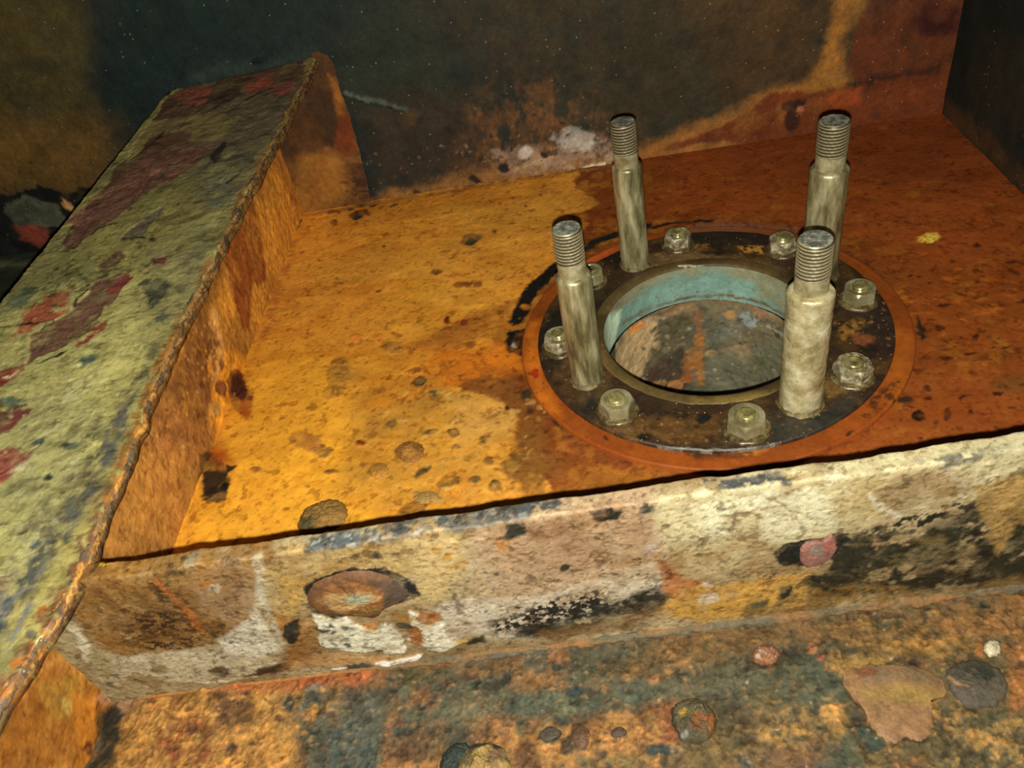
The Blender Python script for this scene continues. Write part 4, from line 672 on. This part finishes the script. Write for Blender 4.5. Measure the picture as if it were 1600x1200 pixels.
p.poly("1120,500 1170,490 1180,510 1160,530 1130,525", (120, 116, 96), soft=6, warp=12, spk=(9, .3, .55)); p.ell(1170, 500, 16, 12, 20, (150, 156, 144), spk=(7, .3, .55)); p.ell(1112, 552, 9, 7, 0, (172, 142, 92)); p.poly("1125,545 1170,540 1175,560 1130,565", (160, 128, 90), soft=5, warp=9); p.ell(1142, 492, 9, 6, 0, (168, 124, 66)); p.poly("1165,475 1220,490 1225,500 1180,495", (146, 112, 78), soft=6, warp=8)
p.poly("1100,565 1230,530 1240,600 1180,612 1105,616", (104, 100, 76), soft=12, warp=14); p.line("1200,510 1235,530", 3, (170, 166, 140), warp=5, a=.6); p.poly("1170,560 1200,550 1200,590 1175,585", (90, 90, 62), soft=8, warp=9)
p.dots("1000,480 1230,480 1230,600 1000,600", (60, 54, 40), 60, 1, 4); p.dots("1000,480 1230,480 1230,600 1000,600", (176, 160, 120), 60, .8, 3, a=.7); p.vary(80, .25); p.vary(300, .25); p.relief(60, .0010); p.relief(250, .0006)
build(p, 'pipe_wall', M_bore, pipe, wrap=True)
T, Rr = polar(.0005, .079, 24, 120)
p = Patch((0, 0, -.165), (1, 0, 0), (0, 1, 0), Rr*np.cos(T), Rr*np.sin(T)); p.C[:] = lin((96, 78, 52)); p.fill((60, 56, 44), (1090, 600), 60, .45, .6); p.relief(60, .002)
build(p, 'pipe_bottom', M_bore, pipe, wrap=True)

# ================================================================== STUDS
A0 = 2.0646
def lathe(name, prof, mat, parent, nt=48, fn=None, cap_top=True, cap_bot=True, sharp=35, hex_=None):
    prof = np.array(prof); t = np.linspace(0, 2*np.pi, nt, endpoint=False)
    R_ = np.repeat(prof[:, :1], nt, 1); Z = np.repeat(prof[:, 1:], nt, 1); T = np.repeat(t[None, :], len(prof), 0)
    if fn is not None: R_, Z = fn(R_, Z, T)
    V = np.stack([R_*np.cos(T), R_*np.sin(T), Z], -1).reshape(-1, 3)
    q = grid_quads(len(prof), nt, True); ex = []
    if cap_top: ex.append(list(np.arange(nt)+(len(prof)-1)*nt))
    if cap_bot: ex.append(list(np.arange(nt)[::-1]))
    o = mesh_obj(name, V, q, mat, None, extra_faces=ex); o.parent = parent
    o.data.set_sharp_from_angle(angle=math.radians(sharp))
    return o
M_shank = mat_metal('dull_galvanised_shank', (90, 82, 50), (144, 134, 92), (196, 186, 140), rough=(.26, .5), scale=130, metal=.45, bump=.35, stretch=(1, 1, .22))
M_shank2 = mat_metal('worn_galvanised_shank', (146, 130, 82), (184, 170, 122), (222, 212, 168), rough=(.2, .48), scale=100, metal=.4, bump=.9)
M_thr = mat_painted('threaded_steel', bump=.2, bscale=600, grain=.3, gscale=500, metal=.35, spec=.5, pit=.3)
M_neck = mat_metal('bare_neck', (122, 108, 70), (158, 146, 104), (190, 180, 136), rough=(.25, .45), scale=110, metal=.45, bump=.15)
M_top = mat_metal('scuffed_top', (92, 92, 76), (146, 146, 124), (214, 212, 190), rough=(.25, .45), scale=260, metal=.6, bump=.6)
M_grime = mat_metal('grimy_foot', (60, 46, 26), (92, 76, 42), (128, 112, 66), rough=(.4, .7), scale=200, metal=.2, bump=.8)
def stud(slot, rs, rt, label, rough, seed, tilt=(0, 0), hs=.0861, ht=.1186):
    a = A0-math.radians(30)*slot
    e = empty('stud_bolt', (.097*math.cos(a), .097*math.sin(a), 0)); tag(e, label, 'stud', 'studs standing on the flange'); e.rotation_euler = (tilt[0], tilt[1], .7*seed)
    def dent(R_, Z, T):
        d = (fbm(T*2.2+seed*9, Z*110, 4, seed)-.5)*rough; edge = np.where(T > 2*np.pi-.6, 0, 1); return R_+d*np.minimum(1, np.minimum(T, 2*np.pi-T)*2), Z
    zs = np.linspace(.001, hs-.0022, 60)
    lathe('shank', [(rs+.0001, -.0005)]+[(rs, z) for z in zs]+[(rs-.0002, hs-.0012), (rs-.0008, hs-.0004), (rs-.0018, hs), (rt, hs+.0002)], M_shank2 if rough > .0006 else M_shank, e, 56, dent)
    zn = ht-.0225
    lathe('neck', [(rt*.99, hs-.001), (rt*1.0, hs+.0008), (rt*.985, hs+.0016), (rt*.985, zn-.0004), (rt*.95, zn+.0006)], M_neck, e, 48)
    pitch = .0022; zz = np.linspace(zn, ht-.0012, 170)
    def thr(R_, Z, T):
        ph = (Z/pitch-T/(2*np.pi)) % 1; tri = 1-np.abs(ph*2-1); body = (R_ > rt*.9)
        fade = np.clip((ht-.0012-Z)/.001, .2, 1)*np.clip((Z-zn)/.0012, .1, 1)
        return np.where(body, R_-.0012*(1-np.clip(tri*1.35, 0, 1))*fade, R_), Z
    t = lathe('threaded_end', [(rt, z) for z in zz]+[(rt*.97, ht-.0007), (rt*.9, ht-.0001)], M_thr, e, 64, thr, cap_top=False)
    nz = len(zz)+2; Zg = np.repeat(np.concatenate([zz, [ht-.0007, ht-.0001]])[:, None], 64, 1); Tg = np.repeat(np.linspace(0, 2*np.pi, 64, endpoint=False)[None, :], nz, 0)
    tri = 1-np.abs(((Zg/pitch-Tg/(2*np.pi)) % 1)*2-1); cc = np.ones((nz*64, 4), np.float32); cc[:, :3] = lin((60, 50, 32))*(1-sst(.25, .8, tri)).reshape(-1, 1)+lin((150, 138, 100))*sst(.25, .8, tri).reshape(-1, 1)     # groove shading painted into the colour, dark between the thread crests
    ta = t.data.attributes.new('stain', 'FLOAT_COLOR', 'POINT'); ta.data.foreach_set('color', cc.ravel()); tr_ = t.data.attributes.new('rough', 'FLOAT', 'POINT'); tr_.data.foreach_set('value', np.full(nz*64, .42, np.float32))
    rr_ = np.linspace(.9, .02, 12)
    lathe('end_face', [(rt*.9, ht-.0002)]+[(rt*k, ht-.0001-.0006*max(0, 1-k*1.3)) for k in rr_], M_top, t, 40, lambda R_, Z, T: (R_, Z+(fbm(R_*np.cos(T)*500, R_*np.sin(T)*500, 3, seed)-.5)*.0005*(R_ < rt*.85)))
    lathe('foot_collar', [(rs*1.16, -.0006), (rs*1.13, .0003), (rs*1.07, .0010), (rs*1.02, .0020), (rs*.98, .0030)], M_grime, e, 56, lambda R_, Z, T: (R_+(fbm(np.cos(T)*3+seed, np.sin(T)*3, 3, seed)-.5)*.0022, Z))
    return e
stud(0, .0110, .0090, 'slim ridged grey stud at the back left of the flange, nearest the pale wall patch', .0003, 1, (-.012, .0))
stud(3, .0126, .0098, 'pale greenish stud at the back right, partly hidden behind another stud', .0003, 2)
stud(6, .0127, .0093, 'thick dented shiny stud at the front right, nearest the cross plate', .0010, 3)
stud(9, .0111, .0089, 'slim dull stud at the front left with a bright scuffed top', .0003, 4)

# ================================================================== NUTS
M_nut = mat_metal('zinc_nut', (126, 114, 76), (158, 148, 106), (190, 180, 138), rough=(.2, .34), scale=70, metal=.5, bump=.1)
M_nutd = mat_metal('crusted_nut', (84, 70, 44), (140, 128, 92), (206, 196, 162), rough=(.3, .55), scale=200, metal=.3, bump=.5)
M_bolt = mat_metal('brassy_bolt_end', (98, 86, 48), (150, 138, 84), (196, 184, 120), rough=(.18, .35), scale=160, metal=.55, bump=.2)
M_wash = mat_metal('grimy_washer', (62, 48, 28), (92, 76, 44), (134, 118, 76), rough=(.25, .5), scale=200, metal=.35, bump=.3)
def hexr(af, T, rot): return (af/2)/np.cos(((T-rot) % (np.pi/3))-np.pi/6)
def nut(slot, label, rot, mat, k=1.0, bolt_h=.0140, crust=0.0, seed=0):
    a = A0-math.radians(30)*slot
    e = empty('hex_nut', (.105*math.cos(a), .105*math.sin(a), 0)); tag(e, label, 'nut', 'nuts around the flange'); e.rotation_euler = (0, 0, rot)
    af = .0202*k; h0, h1 = .0020, .0114
    def hx(R_, Z, T):
        h = hexr(af, T, 0); c = (Z-h0)/(h1-h0); lim = np.where(c > .72, af*.575-(c-.72)*af*.30, 1)
        r = np.minimum(R_/.02*h, lim); r = np.where(R_ < .0199, R_, r)
        return r+crust*(fbm(np.cos(T)*2.5+seed, np.sin(T)*2.5+Z*200, 3, seed)-.5), Z
    prof = [(.02, z) for z in np.linspace(h0-.001, h1, 16)]+[(af*.40, h1+.0002), (.0074, h1), (.0065, h1-.0016)]
    o = lathe('nut_body', prof, mat, e, 96, hx, sharp=28)
    lathe('washer', [(.0136*k, -.0004), (.0138*k, .0005), (.0136*k, .0012), (.0128*k, .0019), (.0108*k, .0026)], M_wash, e, 56, lambda R_, Z, T: (R_+(fbm(np.cos(T)*3+seed, np.sin(T)*3, 3, seed+3)-.5)*.0012, Z))
    rb = .0056
    lathe('bolt_end', [(rb, h1-.002)]+[(rb-.0004*(i % 2), h1-.0015+.0006*i) for i in range(int((bolt_h-.0014-h1+.0015)/.0006))]+[(rb, bolt_h-.0012), (rb*.9, bolt_h-.0005), (rb*.62, bolt_h-.0001), (rb*.5, bolt_h-.0004), (rb*.2, bolt_h-.0006)], M_bolt, e, 36)
    return e
nut(.75, 'nut behind the opening, just right of the back left stud', .2, M_nutd, .95, crust=.0014, seed=1)
nut(2.25, 'nut behind the opening, just left of the back right stud', .5, M_nutd, .95, crust=.0014, seed=2)
nut(3.75, 'clean sharp-edged nut at the far right of the flange', .15, M_nut, 1.0, seed=3)
nut(5.25, 'rounded nut crusted white on its right side, right of the thick dented stud', .7, M_nutd, 1.0, .0136, .0018, 4)
nut(6.75, 'bright faceted nut at the very front, left of the thick dented stud', .35, M_nut, 1.08, seed=5)
nut(8.25, 'shiny nut at the front left of the opening with deep bevels', .1, M_nut, 1.0, seed=6)
nut(9.75, 'pale nut half hidden behind the front left stud, near the orange ring', .4, M_nutd, 1.0, crust=.001, seed=7)
nut(11.25, 'nut peeping out right behind the threaded end of the front left stud', .55, M_nut, .95, .0125, seed=8)

# ================================================================== LOOSE SCALES AND LUMPS
def scale_thing(name, label, cat, patch_O, eu, ev, px, col, th, dome, paints=(), group=None, lump=.3, seed=0, wob=.12, sub=1):
    n = np.cross(eu, ev); pl = Patch(patch_O, eu, ev, np.zeros((1, 1)), np.zeros((1, 1)))
    q = np.array([pl.uv(*map(float, s_.split(','))) for s_ in px.split()]); c = q.mean(0)
    d = q-c; a = np.arctan2(d[:, 1], d[:, 0]); r = np.hypot(d[:, 0], d[:, 1]); o_ = np.argsort(a); a, r = a[o_], r[o_]
    nt = 120; t = np.linspace(-np.pi, np.pi, nt, endpoint=False)
    rr = np.interp(t, np.concatenate([a-2*np.pi, a, a+2*np.pi]), np.tile(r, 3)); wb = wob*(fbm(np.cos(t)*6+seed, np.sin(t)*6, 5, seed, .65)-.5)*2.4
    k = np.concatenate([np.linspace(.02, .96, 26), [.985, 1.0, 1.012, 1.014]])
    kk, tt_ = np.meshgrid(k, t, indexing='ij'); rs_ = np.real(np.fft.ifft(np.fft.fft(rr)*(np.minimum(np.arange(nt), nt-np.arange(nt)) <= 2))); ke = kk*(rs_[None, :]*(1-kk**8)+(rr*(1+wb))[None, :]*kk**8); U_ = c[0]+ke*np.cos(tt_); V_ = c[1]+ke*np.sin(tt_)
    Q = Patch(patch_O, eu, ev, U_, V_); Q.C[:] = Q.alb(col, *c)
    H = th*(1-.75*sst(.90, 1.0, kk))+dome*np.clip(1-kk**2, 0, 1)**.7; H = H+(fbm(U_*330, V_*330, 5, seed+5, .68)-.5)*2*lump*(th+dome)*(1-kk**4)
    H[-3] = th*.2; H[-2] = th*.02; H[-1] = -.0016
    Q.seed = 100+seed*17
    for f in paints: f(Q)
    Q.vary(200, .3); Q.vary(700, .25); Q.H = H.ravel()
    org = np.asarray(patch_O)+c[0]*np.asarray(eu)+c[1]*np.asarray(ev)
    V3 = Q.points(); ex = [list(np.arange(nt)[::-1])]
    o = mesh_obj(name, V3, grid_quads(len(k), nt, True), M_scale, None, Q.C, np.full(len(V3), .65), extra_faces=[list(np.arange(nt)[::-1])], origin=org)
    tag(o, label, cat, group); return o
fl = ((0, 0, FZ+.0003), (1, 0, 0), (0, 1, 0)); pl_ = (c_O+np.cross(c_eu, (0, 0, 1))*.0002, c_eu, np.array([0, 0, 1.0]))
G = 'rust scales and lumps'
scale_thing('rust_scale', 'large flat pinkish-tan rust flake on the near floor at lower right', 'rust flake', *fl, "1318,1056 1335,1046 1390,1042 1440,1046 1470,1064 1478,1086 1450,1096 1455,1120 1455,1140 1435,1158 1415,1152 1395,1160 1370,1146 1352,1112 1330,1086 1318,1070", (176, 130, 82), .0012, .0010,
    (lambda Q: Q.poly("1330,1045 1440,1042 1475,1065 1440,1070 1350,1068", (148, 120, 84), soft=10, warp=8), lambda Q: Q.poly("1340,1078 1450,1070 1475,1085 1445,1100 1350,1102", (184, 148, 74), soft=12, warp=10), lambda Q: Q.ell(1352, 1052, 18, 7, 0, (150, 96, 58))), G, .12, 1, .08)
scale_thing('rust_scale', 'dark grey rounded scale patch right of the large pinkish flake', 'rust flake', *fl, "1478,1050 1500,1036 1530,1034 1560,1046 1574,1070 1566,1095 1540,1106 1510,1104 1490,1086", (104, 92, 70), .0008, .0022, (lambda Q: Q.poly("1485,1045 1530,1036 1555,1060 1520,1075 1490,1065", (62, 62, 46), soft=8, warp=12, spk=(14, .25, .5)), lambda Q: Q.line("1480,1060 1495,1072 1510,1076", 4, (176, 130, 84))), G, .25, 2, .08)
scale_thing('rust_lump', 'warty grey and gold rust lump on the orange patch of near floor', 'rust lump', *fl, "1052,1105 1070,1095 1100,1096 1118,1118 1116,1145 1100,1160 1070,1160 1055,1140", (112, 100, 66), .001, .005, (lambda Q: Q.ell(1068, 1120, 9, 6, 0, (200, 156, 60)), lambda Q: Q.poly("1085,1125 1118,1120 1116,1155 1085,1150", (168, 100, 44), soft=5, warp=8, spk=(9, .25, .5)), lambda Q: Q.ell(1070, 1152, 6, 4, 0, (214, 210, 190))), G, .5, 3, .12)
scale_thing('rust_lump', 'cream-topped lump with a black rim at the bottom edge of the photo', 'rust lump', *fl, "718,1188 740,1168 768,1162 792,1176 798,1200 790,1225 740,1230 716,1212", (206, 168, 92), .001, .006, (lambda Q: Q.poly("720,1200 740,1166 790,1172 798,1200 785,1195 770,1172 745,1180 735,1205", (60, 62, 50), soft=4, warp=7), lambda Q: Q.poly("765,1180 790,1185 785,1210 765,1205", (140, 104, 70), soft=5, warp=7)), G, .4, 4, .12)
scale_thing('rust_lump', 'dark green-black lump touching the cream-topped lump', 'rust lump', *fl, "690,1190 705,1168 728,1162 736,1176 718,1196 710,1215 690,1215", (62, 72, 60), .001, .004, (), G, .4, 5, .15)
scale_thing('rust_lump', 'small coral-coloured crumbly rust lump flecked white below the weld', 'rust lump', *fl, "1176,1022 1186,1012 1205,1011 1217,1020 1212,1032 1194,1036 1180,1032", (178, 118, 78), .0008, .003, (lambda Q: Q.dots("1180,1014 1214,1014 1212,1032 1182,1032", (236, 214, 180), 14, 1, 3),), G, .6, 6, .12)
scale_thing('rust_lump', 'chalky white crumb on the near floor at the right edge', 'rust lump', *fl, "1536,1014 1546,1004 1558,1002 1562,1012 1560,1024 1548,1026 1540,1022", (222, 206, 164), .0008, .003, (), G, .6, 7, .25)
scale_thing('rust_scale', 'small oval grey scale on the orange strip of near floor', 'rust flake', *fl, "842,1150 850,1141 870,1139 878,1145 866,1155 848,1158", (96, 84, 62), .0006, .001, (), G, .3, 8, .08)
scale_thing('rust_scale', 'brown-grey rounded scale right of the small oval grey one', 'rust flake', *fl, "896,1140 908,1134 920,1140 921,1158 912,1172 900,1166 894,1152", (122, 88, 56), .0006, .0016, (), G, .3, 9, .08)
scale_thing('rust_scale', 'small ringed scale alone on orange near floor above the grey streaks', 'rust flake', *fl, "954,1146 962,1139 976,1139 979,1146 968,1152 957,1152", (112, 86, 66), .0005, .0012, (), G, .3, 10, .08)
scale_thing('rust_blister', 'big burst oval rust blister with a grey core on the cross plate', 'rust blister', *pl_, "480,930 492,912 520,900 560,893 596,898 622,912 640,928 628,938 600,944 585,965 560,962 530,955 500,955 484,946", (128, 88, 54), .0008, .0026,
    (lambda Q: Q.poly("488,930 520,908 580,905 610,925 590,945 520,955 495,948", (160, 104, 52), soft=5, warp=8, spk=(18, .2, .42)), lambda Q: Q.poly("500,935 520,920 560,915 600,925 570,938 520,948", (190, 150, 92), soft=5, warp=7), lambda Q: Q.poly("535,928 560,920 585,924 575,934 545,936", (162, 158, 122), soft=3, warp=5), lambda Q: Q.poly("570,900 620,905 640,930 600,940 600,920", (96, 82, 66), soft=5, warp=8), lambda Q: Q.poly("555,945 600,940 600,960 560,960", (150, 112, 52), soft=5, warp=8)), G, .35, 11, .03)
scale_thing('paint_chip', 'curled pink paint chip on a bare black spot of the cross plate', 'paint chip', *pl_, "1252,868 1262,850 1285,846 1300,838 1306,852 1300,868 1280,882 1262,886 1254,880", (158, 108, 90), .0007, .0006, (lambda Q: Q.poly("1262,852 1285,848 1284,868 1268,866", (140, 124, 104), soft=3, warp=5), lambda Q: Q.ell(1296, 850, 10, 5, -30, (168, 96, 80))), G, .2, 12, .06)
scale_thing('rust_lump', 'flat tan rust lump on the orange floor just behind the cross plate', 'rust lump', *fl, "470,812 478,796 500,786 530,784 542,796 538,815 515,826 480,834 466,832", (150, 112, 52), .001, .0035, (lambda Q: Q.poly("470,815 490,810 495,832 470,832", (92, 80, 44), soft=5, warp=6),), G, .35, 13, .12)
scale_thing('rust_blister', 'round brown rust blister on the orange floor between beam and flange', 'rust blister', *fl, "620,702 630,693 650,692 662,702 658,716 642,722 626,718", (152, 102, 40), .0006, .0022, (lambda Q: Q.ell(640, 708, 12, 8, 0, (178, 122, 50)),), G, .3, 14, .1)
scale_thing('rust_blister', 'smaller pale rust blister left of the round brown one on the orange floor', 'rust blister', *fl, "578,732 588,725 602,727 605,738 596,746 582,744", (186, 128, 48), .0004, .0016, (), G, .25, 15, .1)
scale_thing('rust_scale', 'thin elongated pale scale near the black shadow line on the orange floor', 'rust flake', *fl, "646,778 664,770 684,774 690,782 672,783 652,784", (190, 146, 76), .0004, .0010, (), G, .25, 16, .1)
